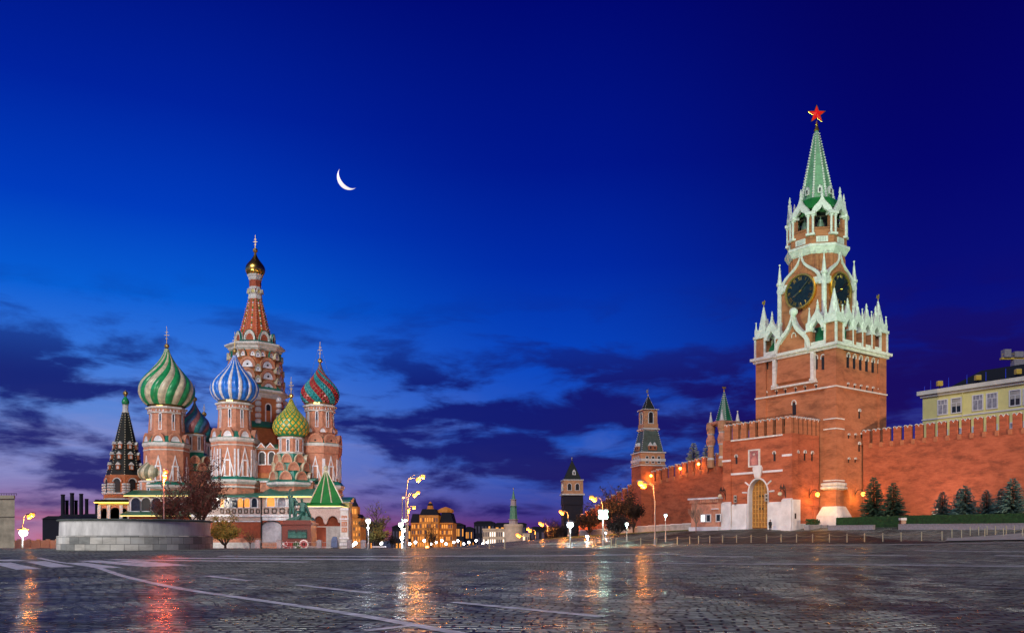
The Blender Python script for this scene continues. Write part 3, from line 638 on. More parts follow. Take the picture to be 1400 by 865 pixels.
for a_, r0 in ((0.05, 2.35), (.62, 2.35)):
    for s in (-1, 1):
        u_ = Vector((0, s * math.cos(a_), math.sin(a_))); p0 = Vector((GX - .08, G0 + w2, 9.7)) + u_ * r0; b.tube(p0, p0 + u_ * 1.0, .15, .15, 'white_paint', 4)
b.build('arch_surround', gh)
b = MB(); b.prism([(-.5, 0), (.5, 0), (.8, 1.0), (.95, 1.6), (.7, 2.1), (-.7, 2.1), (-.95, 1.6), (-.8, 1.0)], 'white_paint', (GX - .35, G0 + w2, 12.3), (0, 1, 0), (0, 0, 1), (.4, 0, 0)); b.build('keystone', gh)
b = MB(); b.bx(GX - .22, GX + .05, 5.0, 9.1, 13.05, 13.4, 'white_paint'); b.bx(GX - .22, GX + .05, 11.1, 15.9, 13.05, 13.4, 'white_paint'); b.build('stone_band', gh)
for y0 in (3.15, 15.85): b = MB(); b.bx(-7.75, -7.595, y0, y0 + 1.9, 15.5, 15.85, 'white_paint'); b.build('stone_band', gh)
iy0, iy1 = k_on_x(1039.5, GX), k_on_x(1024, GX); iz0, iz1 = 14.2, 17.25
b = MB(); b.bx(GX - .12, GX + .02, iy0 + .22, iy1 - .22, iz0 + .22, iz1 - .22, 'plaque_rose')
pl = b.build('icon_panel', gh)
ic = (iy0 + iy1) / 2
b2 = MB(); b2.prism([(-.55, 0), (-.6, .9), (-.3, 1.5), (0, 1.6), (.3, 1.5), (.6, .9), (.55, 0)], 'plaque_figure', (GX - .17, ic, iz0 + .35), (0, 1, 0), (0, 0, 1), (.06, 0, 0)); b2.ball((GX - .14, ic, iz0 + 2.15), .24, 'pink_stone', 8, 6); b2.build('robed_figure', pl, off=OFF[gh])
b = MB(); b.strip([(iy0, iz0), (iy1, iz0), (iy1, iz1), (iy0, iz1)], [(iy0 + .24, iz0 + .24), (iy1 - .24, iz0 + .24), (iy1 - .24, iz1 - .24), (iy0 + .24, iz1 - .24)], 'white_stone', (GX - .25, 0, 0), (0, 1, 0), (0, 0, 1), (.3, 0, 0), close=True); b.build('icon_frame', pl, off=OFF[gh])
for y0, y1, zt, p in ((3.05, 4.95, 8.5, .42), (5.0, 7.9, 8.0, .2), (12.45, 15.7, 7.9, .2), (15.75, 17.75, 8.35, .42)):
    b = MB(); b.prism([(0, 0), (p + .25, 0), (p, 1.2), (p, zt - 3.1), (0, zt - 2.8)], 'white_paint', (-7.6 if p > .3 else GX, y0, 2.8), (-1, 0, 0), (0, 0, 1), (0, y1 - y0, 0)); b.build('white_base', gh)
b = MB(); b.bx(-7.6, -5.6, 2.95, 3.2, 2.8, 8.3, 'white_paint'); b.bx(-7.2, -6.8, 2.9, 2.96, 5.1, 6.0, 'dark'); b.build('white_base', gh)
b = MB(); b.bx(-5.55, -.1, 3.1, 3.4, 3, 4.3, 'white_paint'); b.build('white_base', gh)
slits(gh, [(sl, 1007, 634, 'x', GX), (sl, 1059, 630, 'x', GX), (sl, 1090, 629, 'y', 3.4), (sl, 1100, 629, 'y', 3.4), (sl, 1110, 630, 'y', 3.4)])
mm = merlon_mb(1.22, 2.75, .6).mesh('merlon'); mn = merlon_mb(.85, 2.75, .5).mesh('merlon')
b = MB(); b.bx(-6.7, -.03, 4.2, 17.4, 21.75, 21.95, 'black_roof'); b.build('roof', gh)
for i in range(8): inst('merlon', mm, gh, on_x(-7.5, 4.0 + i * 1.83, 19.3, gh), FACE_X)
for i in range(6): inst('merlon', mn, gh, on_x(-6.2 + i * 1.22, 3.3, 19.3, gh))
b = MB(); b.bx(-7.62, -7.37, 5.0, 15.9, 19.05, 19.3, 'white_stone'); b.build('stone_band', gh)
b = MB(); b.path([(-6.5, y, 21.6 + .35 * (i % 2)) for i, y in enumerate(np.linspace(4, 17, 9))], .05, 'iron'); b.path([(-6.5, y, 22.6) for y in (4, 17)], .05, 'iron')
for y in np.linspace(4, 17, 9): b.tube((-6.5, y, 19.3), (-6.5, y, 22.6), .04, .04, 'iron')
b.build('roof_railing', gh)
LCOL = {'lamp_orange': ((1., .30, .04), LW_O), 'lamp_red': ((1., .10, .02), LW_R), 'lamp_white': ((.82, .92, 1.), LW_W), 'lamp_green': ((.6, 1., .85), LW_W), 'lamp_small': ((.9, .95, 1.), LW_W), 'lamp_gate': ((1., .42, .05), 1.)}
def lamp_light(x, y, z, m_, r_, k=None):
    if m_ not in LCOL: return
    c_, w_ = LCOL[m_]; d = bpy.data.lights.new('lamp_light', 'POINT'); d.color = c_; d.energy = k or w_ * r_ / .4; d.shadow_soft_size = r_ * .8
    o = bpy.data.objects.new('lamp_light', d); col.objects.link(o); o.location = (x, y, z)
# iron bracket lamps on the gatehouse
def bracket_lamp(X, Y, z, d, label, lit=True, ornate=False):
    e = empty('wall_lamp', (X, Y, z), label, 'wall lamp', 'lamps on iron brackets by the gate'); dx, dy = d
    b = MB(); b.path([(X, Y, z), (X + dx * .5, Y + dy * .5, z + .75), (X + dx * 1.2, Y + dy * 1.2, z + .8), (X + dx * 1.5, Y + dy * 1.5, z + .4)], .06, 'iron'); b.tube((X, Y, z - .6), (X, Y, z + 1.1), .07, .05, 'iron')
    if ornate:
        for i in range(7): a = i * .9; b.tube((X + dx * (.3 + .2 * i), Y + dy * (.3 + .2 * i), z + .9), (X + dx * (.4 + .2 * i), Y + dy * (.4 + .2 * i), z + 1.4 + .35 * math.sin(a * 2)), .09, .03, 'iron')
    b.build('bracket', e)
    b = MB(); b.ball((X + dx * 1.5, Y + dy * 1.5, z), .36, 'lamp_gate' if lit else 'd_cream', 12, 8); b.build('lamp_globe', e, smooth=True)
    if lit: lamp_light(X + dx * 1.5, Y + dy * 1.5, z - .5, 'lamp_gate', .3, 450.)
for px, py, c, lab in ((1107, 676, 3.1, 'round glowing amber lamp on the gatehouse side wall'), (1169, 675.5, -.05, 'round glowing amber lamp on the clock tower wall beside the spruces')):
    x = k_on_y(px, c); X, Y = kw(x, c); bracket_lamp(X, Y, PZ(py, Y), (KS, -KC), lab)
for px, py, lab in ((992, 678, 'unlit scrolled iron lamp on the gatehouse edge above the brick guardhouse'), (1074, 675, 'unlit scrolled iron lamp between the golden doors and the corner')):
    y = k_on_x(px, -7.62); X, Y = kw(-7.62, y); bracket_lamp(X, Y, PZ(py, Y), (-KC, -KS), lab, False, True)
for px, lab in ((1005, 'small signal light standing on the white base left of the golden doors'), (1047.5, 'small signal light beside the golden doors, nearest the guard')):
    y = k_on_x(px, -7.9); X, Y = kw(-7.9, y); z = 7.75; e = empty('signal_light', (X, Y, z), lab, 'signal light', None)
    b = MB(); b.tube((X, Y, z - .1), (X, Y, z + .4), .06, .06, 'iron'); b.bx(X - .25, X + .25, Y - .12, Y + .12, z + .4, z + 1.7, 'metal_pale'); b.build('casing', e)
    for q in range(2): b = MB(); b.bx(X - .15, X + .15, Y - .2, Y - .12, z + .55 + q * .6, z + .9 + q * .6, 'dark'); b.build('lens', e)

# ------------------------------------------------------------------ fortress walls
def wall(x, y0, y1, zt, label, pitch, my0, my1, mh=2.4, thick=3.5):
    """wall along the Kremlin's y axis, zt(y) = height of its walkway; merlons from my0 to my1"""
    r_ = kempty('fortress_wall', x, (y0 + y1) / 2, 2.5, label, 'wall'); b = MB(); n = max(1, int(abs(y1 - y0) / 6)); ys = np.linspace(y0, y1, n + 1)
    for a, c in zip(ys, ys[1:]):
        base = -4 if y1 > 60 else 1.5
        b.add([(x, a, base), (x + thick, a, base), (x + thick, c, base), (x, c, base), (x, a, zt(a)), (x + thick, a, zt(a)), (x + thick, c, zt(c)), (x, c, zt(c))], [(4, 5, 6, 7), (0, 3, 7, 4), (1, 2, 6, 5)], 'brick_wall')
    b.add([(x, y0, 1.5), (x + thick, y0, 1.5), (x + thick, y0, zt(y0)), (x, y0, zt(y0)), (x, y1, base), (x + thick, y1, base), (x + thick, y1, zt(y1)), (x, y1, zt(y1))], [(0, 1, 2, 3), (4, 5, 6, 7)], 'brick_wall')
    b.build('wall_face', r_)
    me = merlon_mb(pitch * .67, mh, .5, 'brick_wall').mesh('merlon'); sill = MB(); sill.bx(-pitch * .15, pitch * .15, -.12, .5, -.7, .15, 'brick'); sm = sill.mesh('merlon_sill')
    y = my0
    while y < my1:
        m_ = inst('merlon', me, r_, on_x(x, y, zt(y) - .02, r_), FACE_X); inst('merlon_sill', sm, m_, (pitch / 2, 0, 0))
        y += pitch
    return r_
wall(8.04, -84, -.02, lambda y: 18.1, 'high red brick fortress wall with swallowtail merlons behind the row of spruces', 1.87, -.5 - 1.87 * 35, -.4)
zw = lambda y: 19.4 - (y - 31) * .128 - 2.4
wall(8.04, 16.5, 51, zw, 'brick fortress wall stepping down between the gatehouse and the green tent-roofed tower', 1.87, 19, 51)
wall(8.04, 57, 76, lambda y: zw(y) - 1.5 - (y - 57) * .25, 'dim brick fortress wall running downhill beyond the green tent-roofed tower', 1.87, 58, 76)
b = None
for px, py, lab in ((955, 634, 'small amber lamp on the far wall top nearest the gatehouse'), (930, 640, 'small amber lamp midway along the descending wall top'), (890, 650, 'small amber lamp on the wall top at the foot of the green tent-roofed tower')):
    y = k_on_x(px, 7.5); X, Y = kw(7.5, y); z = PZ(py, Y); e = empty('wall_lamp', (X, Y, z), lab, 'wall lamp', 'amber lamps along the far wall')
    q = MB(); q.ball((X, Y, z), .3, 'lamp_warm', 8, 6); q.build('lamp_globe', e); lamp_light(X + KC * -.5, Y - KS * .5, z - .4, 'lamp_gate', .2, 160.); q = MB(); q.path([(X, Y, z + .3), (X + .6, Y + .45, z + .3)], .05, 'iron'); q.build('bracket', e)

# ------------------------------------------------------------------ further towers, each in its own axes: front face at y = -half
def pyr_beads(mb, prof, n, rot, step, m, r_=.12, c=(0, 0), sq=True):
    k = 1 / math.cos(PI / n) if sq else 1
    (ra, za), (rb, zb) = prof
    for i in range(n):
        a = 2 * PI * i / n + rot; m_ = int(math.hypot(ra - rb, zb - za) / step)
        for q in range(m_ + 1):
            t_ = q / m_; rr = (ra + (rb - ra) * t_) * k + .02; mb.ball((c[0] + rr * math.cos(a), c[1] + rr * math.sin(a), za + (zb - za) * t_), r_, m, 5, 4)
def tower_at(px, Y, rot, label, zbase):
    X = PX(px, Y); return empty('fortress_tower', (X, Y, zbase), label, 'tower', None, R(rot), (0, 0, 0)), (lambda py: PZ(py, Y) - zbase)
# tent-roofed tower with an open bell stage
t1, z = tower_at(886, 189, 13, 'brick tower with dark green stepped tent roof and arched bell opening', 2.0)
b = MB(); b.lathe([(3.0, -8), (2.85, z(637))], 4, 'brick_wall', (0, 0), PI / 4, True); b.lathe([(2.85, z(637) + .01), (2.95, z(634)), (2.85, z(633.9)), (2.85, z(620.5))], 4, 'brick_tan', (0, 0), PI / 4, True); b.build('tower_body', t1)
for pr_ in ([(3.05, z(638)), (3.1, z(636.5))], [(2.9, z(632)), (3.0, z(631.8)), (3.0, z(628.4)), (2.9, z(628.2))], [(2.95, z(620.6)), (3.05, z(620.4)), (3.05, z(619))]): b = MB(); b.lathe(pr_, 4, 'white_stone', (0, 0), PI / 4, True); b.build('cornice', t1)
b = MB(); b.lathe([(2.6, z(619.6)), (1.65, z(590))], 4, 'slate_green', (0, 0), PI / 4, True); pyr_beads(b, [(2.6, z(619.6)), (1.65, z(590))], 4, PI / 4, .42, 'white_stone', .11); b.build('lower_tent', t1)
b = MB(); b.lathe([(1.6, z(590)), (2.0, z(588)), (2.0, z(587)), (1.7, z(586))], 4, 'white_stone', (0, 0), PI / 4, True); b.build('cornice', t1)
b = MB(); b.lathe([(1.72, z(586)), (1.72, z(580)), (1.6, z(579.8)), (1.6, z(561.5))], 4, 'brick_tan', (0, 0), PI / 4, True); b.build('bell_stage', t1)
b = MB(); b.lathe([(1.7, z(561.6)), (1.9, z(561.2)), (1.9, z(560.4))], 4, 'white_stone', (0, 0), PI / 4, True); b.build('cornice', t1)
b = MB(); b.lathe([(1.2, z(560.4)), (.06, z(541.5))], 4, 'black_roof', (0, 0), PI / 4, True); pyr_beads(b, [(1.2, z(560.4)), (.1, z(542))], 4, PI / 4, .36, 'white_stone', .075); b.build('upper_tent', t1)
b = MB(); b.tube((0, 0, z(542)), (0, 0, z(531)), .06, .04, 'gilt'); b.ball((0, 0, z(540)), .17, 'gilt', 8, 6); b.bx(-.42, .04, -.03, .03, z(537), z(533), 'metal_pale'); b.build('weather_vane', t1)
for me, rz, d_, zz in ((arch_window(1.0, 2.5, 'white_stone', 'dark', .16), 0, 1.6, z(579.5)), (arch_window(1.0, 2.5, 'white_stone', 'dark', .16), PI / 2, 1.6, z(579.5)), (arch_window(1.0, 2.5, 'white_stone', 'dark', .16), -PI / 2, 1.6, z(579.5))):
    inst('bell_opening', me.mesh('bell_opening'), t1, (math.sin(rz) * d_, -math.cos(rz) * d_, zz), rz)
b = MB(); b.bx(-1.0, 1.0, -.5, .8, 0, .95, 'brick')
for q in (-.5, .5): b.prism([(q - .5, .95), (q + .5, .95), (q, 1.75)], 'white_stone', (0, -.55, 0), d=(0, 1.2, 0)); b.bx(q - .18, q + .18, -.56, -.5, .25, .75, 'dark')
dm = b.mesh('dormer')
for rz in (0, -PI / 2): inst('dormer', dm, t1, (math.sin(rz) * 2.25, -math.cos(rz) * 2.25, z(616.5)), rz)
wn = arch_window(.6, 1.5, 'white_stone', 'dark', .1).mesh('window')
for x in (-1.4, 0, 1.4): inst('window', wn, t1, (x, -2.86, z(634))); inst('window', wn, t1, (-2.86, -x, z(634)), -PI / 2)
# turret with barrel columns riding on the wall
t2, z = tower_at(990, 170.7, 22, 'small green tented turret on barrel columns standing on the brick wall', 16.4)
b = MB(); b.lathe([(1.75, z(577)), (.08, z(535.5))], 8, 'green_roof', (0, 0), o8); b.build('tent_roof', t2)
b = MB(); pyr_beads(b, [(1.75, z(577)), (.1, z(536))], 8, o8, .4, 'white_stone', .09, sq=False); b.build('tent_beads', t2)
b = MB(); b.tube((0, 0, z(536)), (0, 0, z(530)), .07, .05, 'gilt'); b.ball((0, 0, z(533.5)), .2, 'gilt', 8, 6); b.bx(-.45, .45, -.04, .04, z(531), z(528.5), 'gilt'); b.build('weather_vane', t2)
b = MB(); b.lathe([(2.3, z(581)), (2.45, z(580)), (2.45, z(577)), (1.6, z(576.8))], 4, 'brick_pink', (0, 0), PI / 4, True); b.build('canopy_base', t2)
for x in (-1.9, 1.9):
    for y in (-1.9, 1.9):
        b = MB(); b.lathe([(.75, 0, 'brick_tan'), (.75, z(628), 'white_stone'), (.62, z(625), 'brick_tan'), (.62, z(610), 'white_stone'), (.8, z(608), 'brick_pink'), (1.0, z(602), 'brick_pink'), (.62, z(594), 'white_stone'), (.8, z(592), 'brick_tan'), (.8, z(589), 'brick_tan'), (.95, z(585), 'brick_tan'), (.85, z(578), 'white_stone')], 10, 'white_stone', (x, y)); b.build('barrel_column', t2)
        b = MB(); cone_spire(b, (x, y), .42, z(578), z(564), 'white_stone'); b.build('pinnacle', t2)
# square tower with plain dark tent (downhill)
t3, z = tower_at(782, 255, 4, 'square tower with dark pyramid roof above a lit arched storey', -6)
b = MB(); b.lathe([(3.0, -6), (2.9, z(690))], 4, 'far_dark', (0, 0), PI / 4, True); b.lathe([(3.1, z(690)), (2.95, z(677))], 4, 'far_dark', (0, 0), PI / 4, True); b.build('tower_body', t3)
b = MB(); b.lathe([(3.15, z(677)), (3.3, z(676.5)), (3.3, z(674.6)), (3.0, z(674.5)), (2.95, z(657))], 4, 'brick_tan', (0, 0), PI / 4, True); b.build('upper_stage', t3)
for pr_ in ([(3.35, z(677.2)), (3.4, z(676.7)), (3.4, z(675.4)), (3.1, z(675.2))], [(3.05, z(657.4)), (3.15, z(656.8)), (3.15, z(656))]): b = MB(); b.lathe(pr_, 4, 'white_stone', (0, 0), PI / 4, True); b.build('cornice', t3)
b = MB(); b.lathe([(2.55, z(656)), (.08, z(629))], 4, 'black_roof', (0, 0), PI / 4, True); b.build('tent_roof', t3)
b = MB(); b.tube((0, 0, z(630)), (0, 0, z(624)), .1, .06, 'gilt'); b.ball((0, 0, z(626.5)), .25, 'metal_pale', 8, 6); b.build('weather_vane', t3)
b = MB(); b.prism([(-.5, 0), (-.5, 1), (0, 1.7), (.5, 1), (.5, 0)], 'white_stone', (0, -.4, 0), d=(0, 1, 0)); b.bx(-.2, .2, -.46, -.4, .2, .9, 'dark'); inst('dormer', b.mesh('dormer'), t3, (.35, -1.75, z(649.5)))
wn3 = arch_window(1.1, 2.0, 'white_stone', 'dark', .15).mesh('window')
for x in (-1.2, 1.2): inst('window', wn3, t3, (x, -3.0, z(670.5)))
for x in (-1.2, 1.2): inst('window', wn3, t3, (-3.0, x, z(670.5)), -PI / 2)
# round riverside tower
t4, z = tower_at(702, 420, 0, 'slender pale round tower with stepped pale green spire by the white block', -16)
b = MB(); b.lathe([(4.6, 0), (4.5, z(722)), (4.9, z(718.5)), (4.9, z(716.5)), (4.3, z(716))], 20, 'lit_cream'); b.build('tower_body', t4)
for (a, za, c, zc_, m_) in ((2.35, 716, 2.3, 710, 'pink_stone'), (2.15, 710, 1.65, 692, 'tent_green'), (1.6, 692, 1.5, 683, 'pink_stone'), (1.1, 683, .08, 669, 'tent_green')):
    b = MB(); b.lathe([(a, z(za)), (c, z(zc_)), (c * 1.25, z(zc_) + .02), (c * 1.25, z(zc_) + .3)], 8, m_, (0, 0), o8); b.build('spire_stage', t4)
b = MB(); b.tube((0, 0, z(669.5)), (0, 0, z(667)), .1, .08, 'gilt'); b.ball((0, 0, z(667.5)), .3, 'gilt', 6, 4); b.build('finial', t4)

# ------------------------------------------------------------------ guardhouse beside the gate, low wall, grass bank
hs = kempty('guardhouse', -5, 21, 2.7, 'low red brick guardhouse with dentilled cornice and white framed windows', 'guardhouse')
b = MB(); b.bx(-8.5, -2, 17.8, 24.4, 3.9, 8.3, 'brick_pink'); b.build('house_wall', hs)
b = MB(); b.bx(-8.8, -1.8, 17.75, 24.7, 1.5, 3.95, 'white_paint'); b.build('plinth', hs)
b = MB(); b.bx(-8.7, -1.8, 17.78, 24.6, 8.3, 8.75, 'brick_pink'); b.bx(-8.95, -1.6, 17.76, 24.85, 8.95, 9.25, 'white_paint')
for i in range(13): b.bx(-8.9, -8.7, 18.1 + i * .5, 18.35 + i * .5, 8.3, 8.95, 'brick_pink')
b.bx(-8.7, -1.8, 17.78, 24.6, 8.75, 8.95, 'brick_pink'); b.build('dentil_cornice', hs)
def hwin(w_, h_, mul, pm='glass'):
    b = MB(); b.bx(-w_ / 2, w_ / 2, -.04, .03, 0, h_, pm); pass
    for x0, x1, z0, z1 in ((-w_ / 2 - .16, -w_ / 2, -.16, h_ + .16), (w_ / 2, w_ / 2 + .16, -.16, h_ + .16), (-w_ / 2, w_ / 2, h_, h_ + .16), (-w_ / 2, w_ / 2, -.16, 0)): b.bx(x0, x1, -.14, .02, z0, z1, 'white_paint')
    for q in mul: b.bx(q - .05, q + .05, -.10, -.045, 0, h_, 'white_paint')
    return b
for px, pm in ((961.5, 'glass_white'), (969, 'glass'), (982.5, 'glass')):
    y = k_on_x(px, -8.5); inst('window', hwin(.85, 1.15, (), pm).mesh('window'), hs, on_x(-8.5, y, 4.95, hs), FACE_X, 'window with a bright light inside' if pm == 'glass_white' else None)
b = MB(); b.bx(-8.9, -8.49, 17.85, 19.3, 7.05, 7.25, 'white_paint'); b.build('window_hood', hs)
gs = patch('grass', [kw(-8.6, 24.6), kw(-4.2, 24.6), kw(-3.2, 62), kw(-16, 62)], (14, 24), 'grass_green', .08, 'stuff')
rw = kempty('parapet_wall', -4, 43, 2.2, 'low pale retaining wall running up the grass bank to the guardhouse', 'wall')
b = MB()
for i in range(12):
    ya, yb = 24.5 + i * 3.1, 24.5 + (i + 1) * 3.1; za = ground_h(*kw(-4, ya)); zb = ground_h(*kw(-4, yb)); b.bx(-4.0, -3.4, ya, yb - .004, min(za, zb) - .3, (za + zb) / 2 + 1.15, 'concrete')
b.build('wall_face', rw)
b = MB()
for i in range(12):
    ya, yb = 24.5 + i * 3.1, 24.5 + (i + 1) * 3.1; za = ground_h(*kw(-4, ya)); zb = ground_h(*kw(-4, yb)); b.bx(-4.1, -3.3, ya, yb - .004, (za + zb) / 2 + 1.153, (za + zb) / 2 + 1.33, 'white_paint')
b.build('coping', rw)

# ------------------------------------------------------------------ ochre office building behind the wall
ob = kempty('office_building', 47, -15, 4, 'pale yellow building with paired white framed windows behind the fortress wall', 'building')
OY0, OY1 = -80, k_on_x(1261.4, 40)
b = MB(); b.bx(40, 58, OY0, OY1, 3, 30.2, 'ochre'); b.build('building_wall', ob)
b = MB(); b.frame(40, 58, OY0, OY1, 30.2, 30.7, .35, 'pale_wall'); b.frame(40, 58, OY0, OY1, 30.7, 31.5, .8, 'pale_wall'); b.bx(40.01, 57.99, OY0 + .01, OY1 - .01, 30.2, 31.4, 'pale_wall'); b.build('cornice', ob)
b = MB(); b.frame(40, 58, OY0, OY1, 25.6, 25.85, .15, 'white_paint'); b.build('string_course', ob)
b = MB(); b.prism([(39.4, 31.52), (58.6, 31.52), (54, 36.2), (52, 36.2)], 'black_roof', (0, OY0 + .2, 0), (1, 0, 0), (0, 0, 1), (0, OY1 - OY0 - 6, 0)); b.build('roof', ob)
owd = MB(); owd.bx(-.85, .85, -.03, .03, 0, 2.7, 'glass'); owd.bx(-.8, .8, -.032, -.031, 1.2, 2.68, 'concrete')
ow = MB(); ow.bx(-.85, .85, -.03, .03, 0, 2.7, 'glass_lit')
for x0, x1, z0, z1 in ((-1.05, -.85, -.2, 2.9), (.85, 1.05, -.2, 2.9), (-.85, .85, 2.7, 2.9), (-.85, .85, -.2, 0)): ow.bx(x0, x1, -.16, .02, z0, z1, 'white_paint')
ow.bx(-.06, .06, -.1, -.035, 0, 1.8, 'white_paint'); ow.bx(-.85, .85, -.1, -.035, 1.8, 1.92, 'white_paint'); ow.bx(-.4, -.3, -.1, -.035, 1.92, 2.7, 'white_paint'); ow.bx(.3, .4, -.1, -.035, 1.92, 2.7, 'white_paint'); owm = ow.mesh('window')
for x0, x1, z0, z1 in ((-1.05, -.85, -.2, 2.9), (.85, 1.05, -.2, 2.9), (-.85, .85, 2.7, 2.9), (-.85, .85, -.2, 0)): owd.bx(x0, x1, -.16, .02, z0, z1, 'white_paint')
owd.bx(-.06, .06, -.1, -.035, 0, 1.8, 'white_paint'); owd.bx(-.85, .85, -.1, -.035, 1.8, 1.92, 'white_paint'); owm2 = owd.mesh('window')
for px in (1289, 1307.7, 1337, 1356.5, 1388, 1407): inst('window', owm2 if px in (1307.7, 1388) else owm, ob, on_x(40, k_on_x(px, 40), 26.5, ob), FACE_X); inst('window', owm, ob, on_x(40, k_on_x(px, 40), 20.5, ob), FACE_X)
y = k_on_x(1316.5, 40); b = MB(); b.tube((39.85, y, 15), (39.85, y, 30.3), .1, .1, 'ochre', 6); b.build('downpipe', ob)
for i, px in enumerate((1284.5, 1336.8, 1391.7)):
    y = k_on_x(px, 39.7); X, Y = kw(39.7, y); e = empty('roof_floodlight', (X, Y, 31.5), 'boxy yellow floodlight casing on the eaves of the pale yellow building', 'floodlight', 'floodlight casings on the office roof')
    b = MB(); b.tube((X, Y, 31.5), (X, Y, 32.1), .1, .1, 'iron'); b.build('bracket', e)
    b = MB(); b.bx(X - .48, X + .48, Y - .4, Y + .4, 32.1, 33.0, 'yellow_paint'); b.bx(X - .42, X + .42, Y - .34, Y + .34, 33.0, 33.1, 'metal_pale'); b.build('casing', e)
for i, px in enumerate((1264, 1272.5, 1297, 1322, 1348, 1375)):
    y = k_on_x(px, 40.4); X, Y = kw(40.4, y); e = empty('roof_rod', (X, Y, 31.5), 'thin blue lit rod standing on the eaves of the pale yellow building', 'rod', 'blue rods on the office roof')
    b = MB(); b.tube((X, Y, 31.5), (X, Y, 33.6 if px > 1270 else 32.6), .07, .05, 'rod_blue'); b.build('shaft', e); b = MB(); b.bx(X - .15, X + .15, Y - .15, Y + .15, 31.45, 31.65, 'iron'); b.build('base_block', e)
# crane counter-jib high behind it
Yc = 230.; X0, X1 = PX(1368, Yc), PX(1452, Yc); zt, zb = PZ(489, Yc), PZ(491.5, Yc)
cr = empty('tower_crane', (PX(1440, Yc), Yc, 4), 'yellow tower crane jib with grey counterweight blocks above the dark roof', 'crane')
b = MB(); b.bx(X0, X1, Yc - .5, Yc + .5, zb, zt, 'yellow_paint'); b.path([(X0, Yc - .7, zt + .9), (X1, Yc - .7, zt + .9)], .05, 'yellow_paint')
for i in range(9): x = X0 + (X1 - X0) * i / 8; b.tube((x, Yc - .7, zt), (x, Yc - .7, zt + .9), .05, .05, 'yellow_paint')
b.build('counter_jib', cr)
for a, c, y0, y1 in ((1371, 1380, 478, 488.8), (1385, 1397, 481, 488.8), (1384, 1399, 491.7, 500.5)): b = MB(); b.bx(PX(a, Yc), PX(c, Yc), Yc - .9, Yc + .9, PZ(y1, Yc), PZ(y0, Yc), 'granite_grey'); b.build('counterweight', cr)
b = MB()
for dx in (-.9, .9):
    for dy in (-.9, .9): b.tube((PX(1440, Yc) + dx, Yc + dy, 4), (PX(1440, Yc) + dx, Yc + dy, zt + 6), .14, .14, 'yellow_paint')
for i in range(18): zz = 4 + i * 2.6; b.tube((PX(1440, Yc) - .9, Yc - .9, zz), (PX(1440, Yc) + .9, Yc - .9, zz + 2.6), .08, .08, 'yellow_paint')
b.build('mast', cr)

# ------------------------------------------------------------------ spruces, hedges, kerbs
def spruce_mesh(h_, r_, seed, nm):
    rnd = random.Random(seed); fo = MB(); tr = MB(); tr.lathe([(.2, -.3), (.14, h_ * .4), (.02, h_ * .97)], 7, 'bark')
    lv = int(h_ * 4.6)
    for i in range(lv):
        f = i / lv; z = .25 + f * (h_ - .3); rr = r_ * (1 - f) ** .85 * (1.0 + .12 * math.sin(i * 2.4)) + .08; nb = max(4, int(12 * (1 - f) + 4))
        for j in range(nb):
            a = 2 * PI * (j + rnd.random() * .7) / nb + i * .7; L = rr * rnd.uniform(.72, 1.12); ca, sa = math.cos(a), math.sin(a); seg = max(2, int(L / .24))
            for q in range(seg):
                t0 = (q + .3) / seg; x = L * t0; zz = z - .30 * x * (1 - f) - .05 * x * x + .16 * t0 * t0; wd = .34 * (1.15 - .7 * t0) * min(1, .45 + L); ln = L / seg * 1.25
                for s in (-1, 1):
                    th = rnd.uniform(.15, .6) * s; dx, dy = ca * math.cos(th) - sa * math.sin(th), sa * math.cos(th) + ca * math.sin(th); px_, py_ = -dy, dx
                    o = Vector((ca * x, sa * x, zz)); e = o + Vector((dx * (ln + wd * .7), dy * (ln + wd * .7), rnd.uniform(-.12, .05))); m_ = (o + e) / 2
                    w_ = wd * .34; fo.add([o, m_ + Vector((px_ * w_, py_ * w_, -.05)), e, m_ - Vector((px_ * w_, py_ * w_, .05))], [(0, 1, 2, 3)], nm)
                    if rnd.random() < .6: fo.add([o, m_ + Vector((0, 0, .05)), e, m_ + Vector((0, 0, -w_ * 1.3))], [(0, 1, 2, 3)], nm)
    return fo.mesh('foliage'), tr.mesh('trunk')
protos = {}
def spruce(px, pytop, x, label, nm='needle', wide=.36, group='spruces along the fortress wall', seed=1, zbase=None, key=None):
    y = k_on_x(px, x); X, Y = kw(x, y); zb = ground_h(X, Y) if zbase is None else zbase; h_ = PZ(pytop, Y) - zb; k = (nm, seed)
    if k not in protos: protos[k] = spruce_mesh(6., 6 * wide * 1.12, seed, nm)
    e = empty('spruce_tree', (X, Y, zb), label, 'tree', group)
    for me, n_ in zip(protos[k], ('foliage', 'trunk')): q = inst(n_, me, e, (0, 0, 0), seed * 1.3 + px); q.scale = (h_ / 6,) * 3
spruce(1194.5, 650, 1.5, 'tall dark green spruce right beside the clock tower and its amber lamp', 'needle_dark', .29, seed=1)
spruce(1221.5, 658, 1.5, 'dark green spruce second from the clock tower, in front of bare wall', 'needle_dark', .34, seed=2)
spruce(1288.5, 670, 1.2, 'small blue-green spruce standing alone midway along the red wall', 'needle', .36, seed=3)
spruce(1320, 662, .8, 'broad blue-green spruce just right of the lone small one', 'needle', .42, seed=4)
spruce(1349, 668, 1.4, 'small blue-green spruce between the broad spruce and the tallest pair', 'needle', .40, seed=3)
spruce(1369.5, 666, 1.8, 'blue-green spruce tucked behind the left side of the tallest right spruce', 'needle', .38, seed=5)
spruce(1385, 652, .5, 'tallest blue-green spruce at the far right end of the wall', 'needle', .34, seed=4)
spruce(1313, 666, 2.6, 'thin spruce tip peeping from behind the broad blue-green spruce', 'needle', .26, seed=5)
